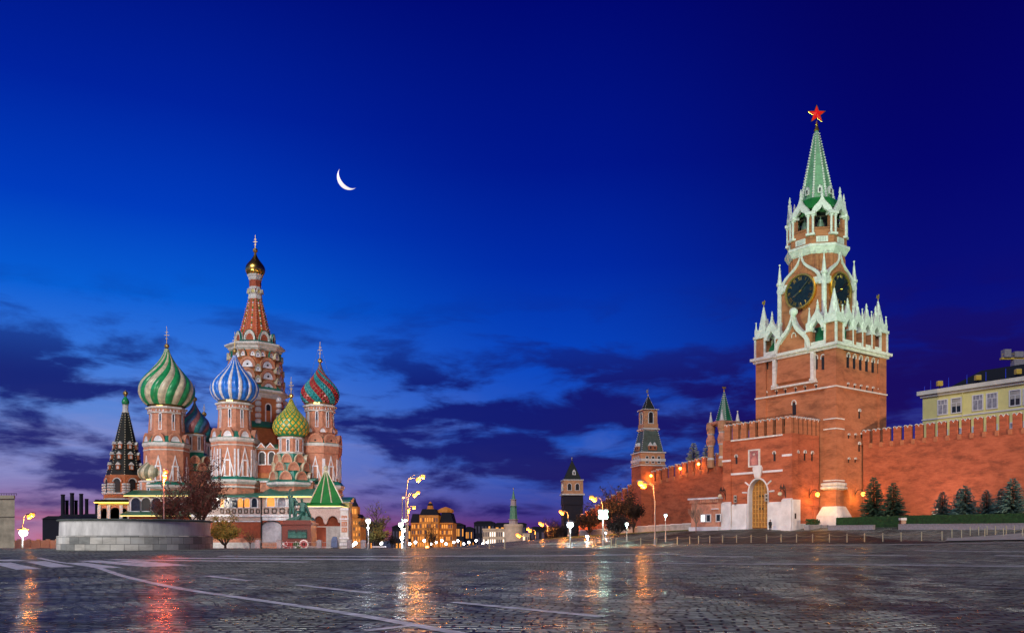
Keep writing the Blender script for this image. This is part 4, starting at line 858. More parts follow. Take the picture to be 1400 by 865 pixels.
for px, pt, lab in ((948.5, 603, 'pale floodlit fir top behind the wall, nearer the green tent-roofed tower'), (968, 604, 'pale floodlit fir top behind the wall, nearer the turret')):
    spruce(px, pt, 16, lab, 'needle_lit', .22, 'floodlit firs behind the far wall', seed=6, zbase=11)
def hedge(px0, px1, x0, x1, h_, label, seed):
    y1, y0 = k_on_x(px0, x0), k_on_x(px1, x0); rnd = random.Random(seed); r_ = kempty('hedge', (x0 + x1) / 2, (y0 + y1) / 2, ground_h(*kw(x0, (y0 + y1) / 2)), label, 'hedge', 'clipped hedges before the wall')
    b = MB(); n = int((y1 - y0) / 1.2)
    for i in range(n):
        ya, yb = y0 + (y1 - y0) * i / n, y0 + (y1 - y0) * (i + 1) / n; g = [ground_h(*kw(x0, q)) for q in (ya, yb)]
        b.add([(x0, ya, g[0] - .2), (x1, ya, g[0] - .2), (x1, yb, g[1] - .2), (x0, yb, g[1] - .2), (x0, ya, g[0] + h_), (x1, ya, g[0] + h_), (x1, yb, g[1] + h_), (x0, yb, g[1] + h_)], [(4, 5, 6, 7), (0, 3, 7, 4), (1, 2, 6, 5)] + ([(0, 1, 5, 4)] if i == 0 else []) + ([(2, 3, 7, 6)] if i == n - 1 else []), 'hedge')
    for i in range(int((y1 - y0) * 170)):
        y = rnd.uniform(y0, y1); g = ground_h(*kw(x0, y)); top = rnd.random() < .45
        c = Vector((x0 - .02, y, g + rnd.uniform(.05, h_))) if not top else Vector((rnd.uniform(x0, x1), y, g + h_ + .01)); s = rnd.uniform(.05, .11); a, d = Vector((rnd.uniform(-1, 1), rnd.uniform(-1, 1), rnd.uniform(-1, 1))).normalized(), Vector((rnd.uniform(-1, 1), rnd.uniform(-1, 1), rnd.uniform(-1, 1))).normalized()
        b.add([c - a * s, c + d * s * .6, c + a * s, c - d * s * .6], [(0, 1, 2, 3)], 'hedge')
    b.build('foliage', r_)
hedge(1143, 1230, -4.2, -2.4, 1.65, 'shorter clipped hedge at the clock tower foot', 1)
hedge(1237, 1520, -5.2, -2.9, 1.85, 'long clipped hedge in front of the right-hand spruces', 2)
def kerb_wall(px0, px1, x, zt_, th, label, m_='granite_grey', name='kerb_wall', low=.6):
    y1, y0 = k_on_x(px0, x), k_on_x(px1, x); r_ = kempty(name, x, (y0 + y1) / 2, ground_h(*kw(x, (y0 + y1) / 2)), label, 'kerb wall'); n = max(1, int((y1 - y0) / 3)); b = MB(); c = MB()
    for i in range(n):
        ya, yb = y0 + (y1 - y0) * i / n, y0 + (y1 - y0) * (i + 1) / n - .01; g = ground_h(*kw(x, (ya + yb) / 2)); b.bx(x, x + th, ya, yb, g - low, g + zt_ - .12, m_); c.bx(x - .06, x + th + .04, ya, yb, g + zt_ - .117, g + zt_, m_)
    b.build('block_course', r_); c.build('coping', r_)
kerb_wall(1132, 1194, -7.2, .75, .5, 'short grey granite kerb wall below the shorter hedge')
kerb_wall(1228, 1520, -7.0, .85, .5, 'long grey granite kerb wall below the long hedge')
kerb_wall(1100, 1131, -3.6, .45, .4, 'low dark granite step between the planter and the clock tower')
y = k_on_x(1234, -6.2); X, Y = kw(-6.2, y); g = ground_h(X, Y); e = empty('stone_pillar', (X, Y, g), 'short white-capped stone pillar between the two hedges', 'pillar'); b = MB(); b.bx(X - .35, X + .35, Y - .35, Y + .35, g - .2, g + 1.3, 'granite_red'); b.build('shaft', e); b = MB(); b.bx(X - .42, X + .42, Y - .42, Y + .42, g + 1.3, g + 1.65, 'white_stone'); b.build('cap', e)
# planter at the gatehouse corner
X, Y = kw(-6.4, .9); g = ground_h(X, Y); e = empty('planter', (X, Y, g), 'long stone planter with clipped dark shrubs beside the white gatehouse base', 'planter')
b = MB(); u_ = Vector((KC, KS, 0)); v_ = Vector((-KS, KC, 0)); o_ = Vector((X, Y, g)); b.prism([(-.4, -.2), (3.0, -.2), (3.1, .85), (-.5, .85)], 'granite_grey', o_ - v_ * .5, u_, (0, 0, 1), v_ * 1.0); b.build('box', e)
rnd = random.Random(3); b = MB()
for i in range(520):
    c = o_ + u_ * rnd.uniform(-.3, 3.0) + v_ * rnd.uniform(-.4, .4) + Vector((0, 0, rnd.uniform(.85, 1.75))); s = rnd.uniform(.08, .17); a, d = [Vector((rnd.uniform(-1, 1), rnd.uniform(-1, 1), rnd.uniform(-1, 1))).normalized() for _ in '12']; b.add([c - a * s, c + d * s, c + a * s, c - d * s], [(0, 1, 2, 3)], 'leaf_green')
b.build('shrub', e)

# ------------------------------------------------------------------ bollards with chains
def bollard_row(bases, chain=True):
    prev = None; pts = [Vector((*hit(px, py), 0)) for px, py in bases]
    for p in pts: p.z = ground_h(p.x, p.y)
    for i, p in enumerate(pts):
        e = empty('bollard', tuple(p), 'slim pale yellow metal bollard of the chain fence before the gate', 'bollard', 'bollards along the chain fence')
        b = MB(); b.lathe([(.06, -.05), (.06, 1.02)], 8, 'post_yellow'); b.v = [(v[0] + p.x, v[1] + p.y, v[2] + p.z) for v in b.v]; b.build('post', e)
        b = MB(); b.lathe([(.075, 1.02), (.075, 1.06), (.03, 1.12)], 8, 'post_yellow'); b.v = [(v[0] + p.x, v[1] + p.y, v[2] + p.z) for v in b.v]; b.build('cap', e)
        if chain and i + 1 < len(pts) and (pts[i + 1] - p).length < 9:
            q = pts[i + 1]; b = MB(); b.path([tuple(p.lerp(q, t_ / 8) + Vector((0, 0, .95 - .9 * .5 * (t_ / 8) * (1 - t_ / 8) * 1.6))) for t_ in range(9)], .014, 'post_yellow', 4); b.build('chain', e)
bollard_row([(842, 747.2), (876, 745.6), (898, 744.6), (926, 743.6), (943, 743), (955, 742.6), (970.5, 742.2), (988, 741.8), (1007, 741.6), (1027, 741.4), (1048, 741.2), (1068, 741.2), (1089, 741.2), (1111, 741.2), (1134, 741.2), (1158, 741), (1182, 740.6), (1207, 740.2), (1232, 739.6), (1260, 738.8), (1288, 738)])
bollard_row([(1301.5, 734.4), (1314.7, 736.6)], False); bollard_row([(1326.5, 731.6), (1338, 731), (1349.5, 730.6), (1361, 730.4), (1375.6, 730), (1387, 729.8), (1402, 729.4)])
bollard_row([(1346.5, 734.4), (1372, 734), (1398, 733.6)])
bollard_row([(669, 750), (690, 750), (780, 748.6), (813, 748), (836, 747.4)], False)

# ------------------------------------------------------------------ a guard at the gate
def person(name, joints, edges, rad, m_, label=None, cat=None, parent=None, loc=(0, 0, 0), lv=2):
    me = bpy.data.meshes.new(name); me.from_pydata(joints, edges, []); me.materials.append(M[m_]); o = bpy.data.objects.new(name, me); col.objects.link(o); o.location = loc
    if parent: o.parent = parent
    s = o.modifiers.new('skin', 'SKIN'); sd = me.skin_vertices[0].data
    for i, r_ in enumerate(rad): sd[i].radius = r_ if isinstance(r_, tuple) else (r_, r_)
    sd[0].use_root = True; s.use_smooth_shade = True
    u_ = o.modifiers.new('sub', 'SUBSURF'); u_.levels = lv; u_.render_levels = lv
    if label: tag(o, label, cat)
    return o
y = k_on_x(1053, -9.3); X, Y = kw(-9.3, y); g = ground_h(X, Y)
J = [(0, 0, .95), (0, 0, 1.15), (0, .01, 1.38), (0, 0, 1.52), (0, 0, 1.66), (0, 0, 1.76), (.2, 0, 1.42), (.25, .02, 1.14), (.22, -.05, .9), (-.2, 0, 1.42), (-.25, .02, 1.14), (-.22, -.05, .9), (.1, 0, .85), (.11, 0, .48), (.11, .02, .08), (.12, -.12, .04), (-.1, 0, .85), (-.11, 0, .48), (-.11, .02, .08), (-.12, -.12, .04)]
E = [(0, 1), (1, 2), (2, 3), (3, 4), (4, 5), (2, 6), (6, 7), (7, 8), (2, 9), (9, 10), (10, 11), (0, 12), (12, 13), (13, 14), (14, 15), (0, 16), (16, 17), (17, 18), (18, 19)]
gu = person('person', J, E, [.17, .16, .19, .07, .10, .085, .09, .065, .045, .09, .065, .045, .11, .085, .06, .05, .11, .085, .06, .05], 'coat_dark', 'guard in a dark coat and cap standing before the golden gate', 'person', None, (X, Y, g))
b = MB(); b.ball((0, -.02, 1.68), .105, 'skin', 10, 8, 1.2); b.bx(-.02, .02, -.15, -.11, 1.65, 1.7, 'skin'); h_ = b.build('face', gu, off=(0, 0, 0), smooth=True)
b = MB(); b.lathe([(.11, 1.74), (.14, 1.82), (.13, 1.86), (.02, 1.87)], 12, 'coat_dark'); b.bx(-.09, .09, -.2, -.08, 1.735, 1.75, 'coat_dark'); b.build('cap', gu, off=(0, 0, 0))
b = MB(); b.lathe([(.25, .5), (.23, .9), (.2, 1.2), (.22, 1.4)], 12, 'coat_dark'); b.build('greatcoat', gu, off=(0, 0, 0), smooth=True)
for s in (-1, 1):
    b = MB(); b.ball((s * .22, -.06, .84), .04, 'skin', 6, 5, 1.3)
    for q in range(4): b.tube((s * .22 + (q - 1.5) * .018, -.07, .81), (s * .22 + (q - 1.5) * .018, -.085, .745 - .01 * (q in (1, 2))), .009, .007, 'skin', 5)
    b.tube((s * .19, -.07, .84), (s * .175, -.1, .79), .01, .008, 'skin', 5); b.build('hand', gu, off=(0, 0, 0))

# ------------------------------------------------------------------ the many-domed cathedral
CR = (PX(318, 174), 174., -.5)
ca = empty('cathedral', CR, 'many-domed brick cathedral with striped and patterned onion domes and a tall tented tower', 'cathedral')
ONION = ((0, .70), (.04, .80), (.09, .89), (.15, .955), (.21, .99), (.27, 1.0), (.33, .985), (.40, .93), (.48, .82), (.56, .675), (.64, .525), (.72, .385), (.80, .27), (.88, .175), (.95, .11), (1, .085))
def onion_r(t_): return catm(t_, ONION) if t_ < 1 else .085
def onion(R_, z0, z1, style, cols, nseg=16, twist=0., rows=26):
    mb = MB()
    if style == 'plain': return mb.lathe([(R_ * onion_r(i / rows), z0 + (z1 - z0) * i / rows) for i in range(rows + 1)], 24, cols[0])
    if style == 'lobes':
        sub = 6; n = nseg * sub; vs = []
        for i in range(rows + 1):
            t_ = i / rows; r0 = R_ * onion_r(t_)
            for j in range(n):
                f = (j % sub) / sub; bul = 1 + .055 * math.sin(PI * f) - .02; a = 2 * PI * j / n + twist * t_ * t_ * (1.6 - .6 * t_); vs.append((r0 * bul * math.cos(a), r0 * bul * math.sin(a), z0 + (z1 - z0) * t_))
        fs, ms = [], []
        for i in range(rows):
            for j in range(n): fs.append((i * n + j, i * n + (j + 1) % n, (i + 1) * n + (j + 1) % n, (i + 1) * n + j)); lb = j // sub; ms.append(cols[0] if nseg == 28 and lb % 2 == 1 and j % sub in (0, sub - 1) else cols[lb % len(cols)])
        return mb.add(vs, fs, ms)
    # 'scales': a lattice of diamonds, each raised; cols(i, k) gives the colour
    hs = [0]; t_ = 0.
    while t_ < 1:                                    # rows whose height follows the girth
        t_ += (2 * PI * onion_r(t_) * R_ / nseg) / (z1 - z0) * .56; hs.append(min(t_, 1))
    P = lambda i, k, up=0.: (lambda a, r_: (r_ * math.cos(a), r_ * math.sin(a), z0 + (z1 - z0) * hs[i]))(2 * PI * (k + .5 * i) / nseg, R_ * onion_r(hs[i]) * (1 + up))
    for i in range(len(hs) - 2):
        for k in range(nseg):
            A, B, C, D = [Vector(p) for p in (P(i, k), P(i + 1, k), P(i + 2, k - 1), P(i + 1, k - 1))]
            c = (A + B + C + D) / 4; nrm = Vector((c.x, c.y, 0)).normalized(); ins = [c + (p - c) * (.70 if style == 'net' else .96) + nrm * (.015 if style == 'net' else 0) * R_ for p in (A, B, C, D)]
            tip = c + nrm * R_ * (.05 if style == 'net' else .085) * min(1, onion_r(hs[i + 1]) * 1.4) - Vector((0, 0, (z1 - z0) * .012)); m_ = cols(i, k)
            mb.add([A, B, C, D] + ins + [tip], [(0, 1, 5, 4), (1, 2, 6, 5), (2, 3, 7, 6), (3, 0, 4, 7), (4, 5, 8), (5, 6, 8), (6, 7, 8), (7, 4, 8)], ['d_green'] * 4 + [m_] * 4)
    mb.lathe([(R_ * .995 * onion_r(i / 20) - .02, z0 + (z1 - z0) * i / 20) for i in range(21)], 24, 'd_green')
    return mb
class CT_:
    def __init__(s, px, Y, label):
        s.Y = Y; s.k = Y / F; s.X = PX(px, Y); s.o = bpy.data.objects.new('church_tower', None); s.o = None; s.label = label
    def z(s, y): return PZ(y, s.Y)
    def r(s, w_): return w_ * s.k
    def body(s, prof, n=8, m='brick_pink', rot=None):
        mb = MB(); mb.lathe([(s.r(p[0]), s.z(p[1])) + tuple(p[2:]) for p in prof], n, m, (0, 0), (PI / n if rot is None else rot), n <= 8); s.o = mb.build('church_tower', None, (0, 0, 0)); s.o.parent = ca; s.o.location = (s.X - CR[0], s.Y - CR[1], -CR[2]); OFF[s.o] = (0, 0, 0); s.o['label'] = s.label; return s
    def part(s, name, prof, n=8, m='white_stone', rot=None, label=None, smooth=False):
        mb = MB(); mb.lathe([(s.r(p[0]), s.z(p[1])) + tuple(p[2:]) for p in prof], n, m, (0, 0), (PI / n if rot is None else rot), n <= 8); o = mb.build(name, s.o, (0, 0, 0), smooth)
        if label: o['label'] = label
        return o
    def dome(s, R_, yb, yt, style, cols, n=16, tw=0., label=None):
        o = onion(s.r(R_), s.z(yb), s.z(yt), style, cols, n, tw).build('onion_dome', s.o, (0, 0, 0), style != 'net' and style != 'spike'); o['label'] = label; return o
    def cross(s, yt, yball, ynk, m='gold_lit', wires=0.):
        mb = MB(); k = s.k * 1.4; zt, zb, zn = s.z(yt), s.z(yball), s.z(ynk)
        mb.lathe([(k * 1.5, zn - .3), (k * 1.2, zn), (k * .9, zb - k * 2.2), (k * .5, zb - k * 2)], 8, m); mb.ball((0, 0, zb), k * 2.4, m, 12, 8)
        mb.tube((0, 0, zb), (0, 0, zt), k * .42, k * .22, m); L = (zt - zb)
        for f, w_ in ((.55, .13), (.70, .07), (.38, .06)): mb.bx(-L * w_, L * w_, -.04, .04, zb + L * f - .05, zb + L * f + .05, m)
        o = mb.build('cross', s.o, (0, 0, 0)); return s
    def stays(s, yt, yb_, w_):
        for sx in (-1, 1):
            mb = MB(); mb.tube((0, 0, s.z(yt)), (sx * s.r(w_), -.3, s.z(yb_)), .02, .02, 'metal_pale', 4); mb.build('stay_chain', s.o, (0, 0, 0))
    def ring(s, name, mesh, n, dist, y, ph=0.):
        for i in range(n):
            a = 2 * PI * i / n + ph; a = (a + PI) % (2 * PI) - PI
            if abs(a) > R(128): continue
            inst(name, mesh, s.o, (math.sin(a) * dist, -math.cos(a) * dist, s.z(y)), a)
        return s
def kok(w_, h_, bm='brick_pink', im='d_white', dot='iron', dep=.5, em=None):
    mb = MB(); mb.prism(arc(w_, h_, 10), bm, (0, -dep * .5, 0), d=(0, dep, 0))
    mb.strip(arc(w_ * 1.0, h_ * 1.0, 10), arc(w_ * .80, h_ * .80, 10), bm, (0, -dep * .5 - .16, 0), d=(0, .155, 0))
    if em: mb.strip(arc(w_ * 1.06, h_ * 1.06, 10), arc(w_ * 1.002, h_ * 1.002, 10), em, (0, -dep * .5 - .2, 0), d=(0, dep * .8, 0))
    mb.prism(arc(w_ * .66, h_ * .66, 10), im, (0, -dep * .5 - .05, 0), d=(0, .045, 0))
    if dot: mb.bx(-w_ * .06, w_ * .06, -dep * .5 - .09, -dep * .5 - .052, h_ * .18, h_ * .36, dot)
    return mb.mesh('kokoshnik')
def peak(w_, h_):
    mb = MB(); mb.strip([(-w_ / 2, 0), (0, h_), (w_ / 2, 0)], [(-w_ / 2 + .22, 0), (0, h_ - .75), (w_ / 2 - .22, 0)], 'd_white', (0, -.14, 0), d=(0, .16, 0)); mb.prism([(-w_ / 2 + .24, 0), (0, h_ - .8), (w_ / 2 - .24, 0)], 'brick_pink', (0, -.09, 0), d=(0, .1, 0)); return mb.mesh('gable')
def win(w_, h_, pm='glass', fm='d_white', fw=.12, flat=False, proud=.14): return arch_window(w_, h_, fm, pm, fw, proud, flat).mesh('window')
def strips(mb_w, h_, n, gap):
    mb = MB()
    for i in range(n): x = (i - (n - 1) / 2) * gap; mb.bx(x - mb_w / 2, x + mb_w / 2, -.12, .02, 0, h_, 'd_white')
    return mb.mesh('pilaster')
def dentil(t, y0, y1, w_, n=32):
    mb = MB()
    for i in range(n):
        a = 2 * PI * i / n; ux, uy = math.cos(a), math.sin(a); r0 = t.r(w_); vx, vy = -uy, ux; k = PI * r0 / n * .55
        mb.add([(ux * r0 + vx * k * sx, uy * r0 + vy * k * sx, t.z(y1)) for sx in (-1, 1)] + [(ux * r0, uy * r0, t.z(y0))] + [(ux * (r0 - .2), uy * (r0 - .2), t.z(y0))], [(0, 1, 2), (1, 2, 3), (0, 2, 3)], 'd_white')
    mb.build('frieze', t.o, (0, 0, 0))

mat('gate_grey', (.36, .36, .42), .5, var=.2, nscale=1.5)
mat('brick_tent', (.46, .085, .022), .7, var=.3, nscale=3)
# -- central tented tower
t = CT_(349, 180, 'tall central tower with a red tented roof and small gold dome')
t.body([(36, 690), (36, 600), (35, 548), (33, 546), (30, 484), (29, 480)], m='brick_orange')
t.part('cornice', [(30, 484), (33, 481), (33, 479.5), (37, 477), (37, 475), (34, 474)]); t.part('roof_ledge', [(36.5, 475), (25, 470)], m='teal_roof')
t.part('cornice', [(34.5, 549), (37, 546), (37, 543), (42, 540.5), (42, 538), (38, 537)], label='lower white cornice'); t.part('roof_ledge', [(41, 538), (34, 531)], m='teal_roof')
t.part('roof_ledge', [(37, 589), (42, 588), (42, 586), (36.5, 580)], m='teal_roof')
t.part('tent_roof', [(21.5, 470), (7.6, 409)], m='brick_tent', label='red brick tented roof with dotted ribs')
mb = MB()
for i in range(8):
    a0 = i * PI / 4 + PI / 8
    for f_ in (0, .5):
        for q in range(18):
            u_ = q / 17; rr = t.r(21.5 - 13.9 * u_) / math.cos(PI / 8); a1 = a0 + PI / 4; x = rr * ((1 - f_) * math.cos(a0) + f_ * math.cos(a1)); y = rr * ((1 - f_) * math.sin(a0) + f_ * math.sin(a1)); mb.ball((x, y, t.z(470 - 61 * u_)), .21, ('d_white', 'd_green', 'ochre')[q % 3] if f_ else 'brick_pink', 5, 4)
mb.build('tent_studs', t.o, (0, 0, 0))
t.part('drum', [(8.6, 410), (8.8, 407), (8.0, 405), (8.4, 403.5), (8.0, 402, 'brick_deep'), (7.4, 396), (7.2, 393, 'brick_deep'), (7.4, 384, 'white_stone'), (8.4, 382), (8.2, 380.5), (9.6, 378), (9.8, 376.5)], 8)
t.ring('kokoshnik', kok(t.r(6.6), t.r(6.2), 'white_stone', 'ochre', 'iron', .4), 8, t.r(8.4), 402)
t.dome(13.2, 377, 346, 'plain', ['gold'], label='small gold onion dome'); t.cross(321, 342.5, 347)
t.ring('kokoshnik', kok(t.r(15), t.r(13), 'white_stone', 'brick_deep', None, .5, 'teal_roof'), 8, t.r(23.2), 470)
for row, (y, wd, n, w_) in enumerate(((538, 34, 8, 22), (523, 32.5, 8, 21), (508, 31, 8, 21))): t.ring('kokoshnik', kok(t.r(w_), t.r(13.5), 'brick_pink', 'd_white', 'iron', .8, 'brick_tan'), n, t.r(wd), y, 0 if row % 2 == 0 else 0.0)
for y, wd in ((529, 34), (514, 33), (495, 31.5)): t.ring('kokoshnik', kok(t.r(8.5), t.r(9.5), 'd_cream', 'd_white', 'iron', .8), 8, t.r(wd) * 1.06, y, PI / 8)
t.ring('kokoshnik', kok(t.r(8), t.r(9), 'brick_pink', 'd_white', 'iron', .6, 'teal_roof'), 16, t.r(31), 493, PI / 16)
t.ring('window', win(1.0, 4.2, 'glass', fw=.25), 8, t.r(35.2), 583)
mb = MB()
for i in range(5): mb.lathe([(.45, i * 1.25), (.62, i * 1.25 + .2), (.62, i * 1.25 + .8), (.45, i * 1.25 + 1)], 8, 'd_white', (0, 0))
t.ring('column', mb.mesh('column'), 8, t.r(36.5) / math.cos(PI / 8), 584, PI / 8)

# -- drums with big domes
def big_tower(px, Y, label, dome, drum, body, cross, kok_w=16, kok_im='d_white', kok_n=8, body_px=None):
    """drum: (half-width under the dome, y top, y bottom), body: (half-width, y cornice, y foot)"""
    t = CT_(px, Y, label); hw, y0, y1 = drum; bw, yc, yf = body
    t.body([(bw, 720), (bw, yf), (bw, yc + 5), (bw, yc), (hw * .95, yc - 8), (hw * .88, (y0 + y1) / 2), (hw * .88, y0 + 9), (hw * .93, y0 + 8), (hw, y0)], m='brick_pink')
    t.part('gold_collar', [(hw * 1.0, y0), (hw * .96, y0 - 3.0)], 16, 'gold_lit')
    t.part('cornice', [(hw * .97, y0 + 3.4), (hw * 1.06, y0 + 2.4), (hw * 1.06, y0 + .6)]); t.part('cornice', [(hw * .9, y0 + 9.4), (hw * .97, y0 + 8.8), (hw * .97, y0 + 7.6)])
    dentil(t, y0 + 4, y0 + 7, hw * .97 * 1.04)
    t.part('cornice', [(bw, yc + 5.5), (bw * 1.03, yc + 4.6), (bw * 1.06, yc + 3.4), (bw * 1.06, yc), (bw * .9, yc - .3)]); t.part('string_course', [(bw, yc + 10.6), (bw * 1.02, yc + 10.4), (bw * 1.02, yc + 9.2)])
    t.part('roof_ledge', [(bw * 1.07, yc - .05), (hw * .95, yc - 9)], m='teal_roof')
    t.ring('kokoshnik', kok(t.r(kok_w), t.r(13), 'brick_pink', kok_im, 'iron' if kok_im != 'd_white' else None, .8), kok_n, t.r(bw * .93), yc)
    t.ring('window', win(t.r(2.2), t.r(y1 - y0 - 13), 'glass', fw=.16), 8, t.r(hw * .885), y1 - 3)
    t.cross(*cross); return t
t = big_tower(321, 167.5, 'tower with a blue and white striped onion dome', None, (22.5, 552, 588), (28.4, 600.5, 655), (453.5, 479.5, 486), 17)
t.dome(31.2, 549, 486, 'lobes', ['d_blue', 'd_white'], 28, 0.0, 'blue and white vertically striped onion dome')
t.ring('gable', peak(t.r(19), t.r(40)), 8, t.r(28.45), 653); t.ring('window', win(t.r(5), t.r(20), 'glass_lit', fw=.3, flat=True, proud=.25), 8, t.r(28.5), 652); t.ring('pilaster', strips(t.r(2.2), t.r(36), 2, t.r(4.5)), 8, t.r(28.4) / math.cos(PI / 8) * .985, 652, PI / 8)
t.part('roof_ledge', [(33.5, 657), (28, 651.5)], m='teal_roof'); t.part('cornice', [(30.5, 663), (34, 660), (34, 657)]); t.part('string_course', [(31, 668), (32, 667.5), (32, 665.5)]); t.part('tower_base', [(30.5, 676), (30.5, 657.2)], m='brick_pink'); 
t = big_tower(228, 178, 'tower with a green and cream swirled onion dome', None, (23.5, 558, 592), (27, 607, 665), (446, 473, 481), 18)
t.dome(35.3, 555.5, 477, 'lobes', ['d_green', 'd_cream'], 20, 1.35, 'green and cream spirally swirled onion dome')
t.ring('gable', peak(t.r(18), t.r(36)), 8, t.r(27.1), 660); t.ring('window', win(t.r(5), t.r(18), 'glass', fw=.3, flat=True, proud=.25), 8, t.r(27.1), 658); t.part('roof_ledge', [(32, 664), (27, 659)], m='teal_roof'); t.part('cornice', [(29, 670), (32, 667), (32, 664)])
t = big_tower(437.5, 172, 'tower with a red and green spiky onion dome', None, (20.3, 555, 588), (26.5, 608, 660), (467, 493, 500), 21, 'brick_pink')
t.dome(24.9, 554, 499, 'spike', lambda i, k: 'd_red' if (k + i) % 4 < 2 else 'd_aqua', 24, 0, 'red and green onion dome of spiky scales')
t.ring('kokoshnik', kok(t.r(11), t.r(8), 'brick_pink', 'd_white', None, .6), 8, t.r(20), 593, PI / 8)
t.part('string_course', [(26.5, 622), (27.5, 621.5), (28.2, 612)], m='brick_pink'); t.ring('gable', peak(t.r(17), t.r(34)), 8, t.r(26.6), 659); t.ring('window', win(t.r(4.6), t.r(17), 'glass', fw=.28, flat=True, proud=.25), 8, t.r(26.6), 657); t.ring('pilaster', strips(t.r(4), t.r(26), 1, 1), 8, t.r(26.5) / math.cos(PI / 8) * .985, 655, PI / 8); t.stays(470, 546, 22)
t.part('roof_ledge', [(31, 664), (26, 658)], m='teal_roof'); t.part('cornice', [(28, 671), (31, 668), (31, 664)]); t.part('tower_base', [(28.5, 690), (28.5, 664.2)], m='brick_pink'); t.part('string_course', [(28.5, 678), (29.8, 677.5), (29.8, 675)])
# -- smaller domes
def small_tower(px, Y, label, drum, yk, roofw, cross, m='brick_pink'):
    t = CT_(px, Y, label); hw, y0, y1 = drum
    t.body([(roofw, 725), (roofw, yk), (hw, y1), (hw, y0)], m=m); t.part('gold_collar', [(hw, y0), (hw * .96, y0 - 1.6)], 16, 'gold_lit')
    t.part('cornice', [(hw, y0 + 3.2), (hw * 1.07, y0 + 2.6), (hw * 1.07, y0 + .5)]); t.part('cornice', [(hw, y1 + .6), (hw * 1.12, y1 - .2), (hw * 1.12, y1 - 2.2)]); t.ring('window', win(t.r(2.0), t.r((y1 - y0) - 8), 'glass', fw=.2, flat=True), 8, t.r(hw), y1 - 3.5)
    t.part('roof_skirt', [(roofw * 1.02, yk), (hw * 1.1, y1 + .4)], m='teal_roof'); t.cross(*cross); return t
t = small_tower(398, 167, 'tower with a yellow and green latticed onion dome', (15.6, 598, 621), 657, 24, (515, 541, 547))
t.dome(24.4, 597, 546, 'net', lambda i, k: 'd_yellow', 18, 0, 'yellow onion dome with a green lattice'); t.stays(520, 596, 17)
for row, (y, w_) in enumerate(((657, 24.2), (644.5, 21.8), (633.5, 19.2))): t.ring('kokoshnik', kok(t.r(16.2 - row), t.r(11.5), 'brick_pink', 'brick_pink', None, .7, 'd_cream'), 8, t.r(w_), y, (row % 2) * PI / 8)
t.part('cornice', [(26, 666), (30, 663.5), (30, 660), (25, 658)]); t.part('roof_ledge', [(30.2, 660), (24.2, 655)], m='teal_roof')
t = small_tower(266, 184, 'tower with a teal and rose swirled onion dome', (13.4, 594, 619), 645, 20, (526, 545.5, 551))
t.dome(19.4, 592.5, 551, 'lobes', ['d_aqua', 'd_slate', 'd_pink'], 15, 1.7, 'teal and rose swirled onion dome')
for row, (y, w_) in enumerate(((644, 20.5), (635, 18.5))): t.ring('kokoshnik', kok(t.r(14), t.r(10.5), 'brick_pink', 'brick_pink', None, .7, 'd_cream'), 8, t.r(w_), y, (row % 2) * PI / 8)
t = small_tower(279, 198, 'rear tower with a dark onion dome half hidden behind the teal one', (12, 606, 628), 650, 18, (552, 566, 571), 'brick_deep'); t.dome(16, 605, 571, 'lobes', ['d_shaded', 'd_teal'], 16, 1.0, 'dark onion dome')  # rear dome's shade put into its near-black lobes
t = small_tower(210.5, 176, 'low chapel with a small green and cream dome beside the lamp', (17, 657, 678), 690, 19, (590, 611, 618)); t.dome(20.3, 656, 620, 'lobes', ['d_sage', 'd_cream'], 20, .3, 'small sage and cream ribbed dome')
t.part('dome_cap', [(3.2, 625), (2.2, 621), (1.2, 616)], 8, 'd_green')
# -- tented bell tower
t = CT_(171.5, 182, 'octagonal bell tower with a dark tented roof edged in white')
t.body([(25, 722), (25, 676), (23.5, 675), (23.5, 652), (22, 650)], m='brick_orange')
t.part('tent_roof', [(22.6, 653), (3.8, 563)], m='black_roof', label='dark tented roof')
mb = MB()
pyr_beads(mb, [(t.r(22.7), t.z(653)), (t.r(3.9), t.z(564))], 8, PI / 8, .55, 'd_cream', .13); mb.build('tent_beads', t.o, (0, 0, 0))
mb = MB(); mb.bx(-.42, .42, -.3, .8, 0, 1.0, 'brick_orange'); mb.prism([(-.55, 1.0), (.55, 1.0), (0, 1.65)], 'white_stone', (0, -.38, 0), d=(0, 1.1, 0)); mb.prism([(-.24, .1), (-.24, .6), (0, .85), (.24, .6), (.24, .1)], 'white_stone', (0, -.36, 0), d=(0, .05, 0)); dmm = mb.mesh('dormer')
for y, w_ in ((643, 20.4), (628.5, 17.4), (614.5, 14.5)): t.ring('dormer', dmm, 8, t.r(w_), y)
t.part('neck', [(3.8, 565), (4.4, 564), (3.5, 562), (3.4, 554), (4.2, 553)], 8, 'white_stone')
t.dome(4.9, 553, 539, 'plain', ['d_green'], label='tiny green onion dome'); t.cross(533, 537.5, 540)
b_ = MB(); wq = t.r(15); b_.strip(arc(wq, wq * .5, 10), arc(wq * .82, wq * .41, 10), 'brick_orange', (0, -.35, 0), d=(0, .5, 0)); b_.strip(arc(wq * .81, wq * .405, 10), arc(wq * .62, wq * .31, 10), 'white_stone', (0, -.28, 0), d=(0, .3, 0)); b_.prism(arc(wq * .6, wq * .3, 10), 'dark', (0, -.12, 0), d=(0, .1, 0)); b_.bx(-wq * .26, wq * .26, -.13, .02, -t.r(14), -.003, 'dark')
t.ring('bell_arch', b_.mesh('bell_arch'), 8, t.r(23.6), 660)
cl = MB()
for i in range(4): cl.lathe([(.42, i * .55), (.55, i * .55 + .1), (.55, i * .55 + .36), (.42, i * .55 + .45)], 8, 'white_stone')
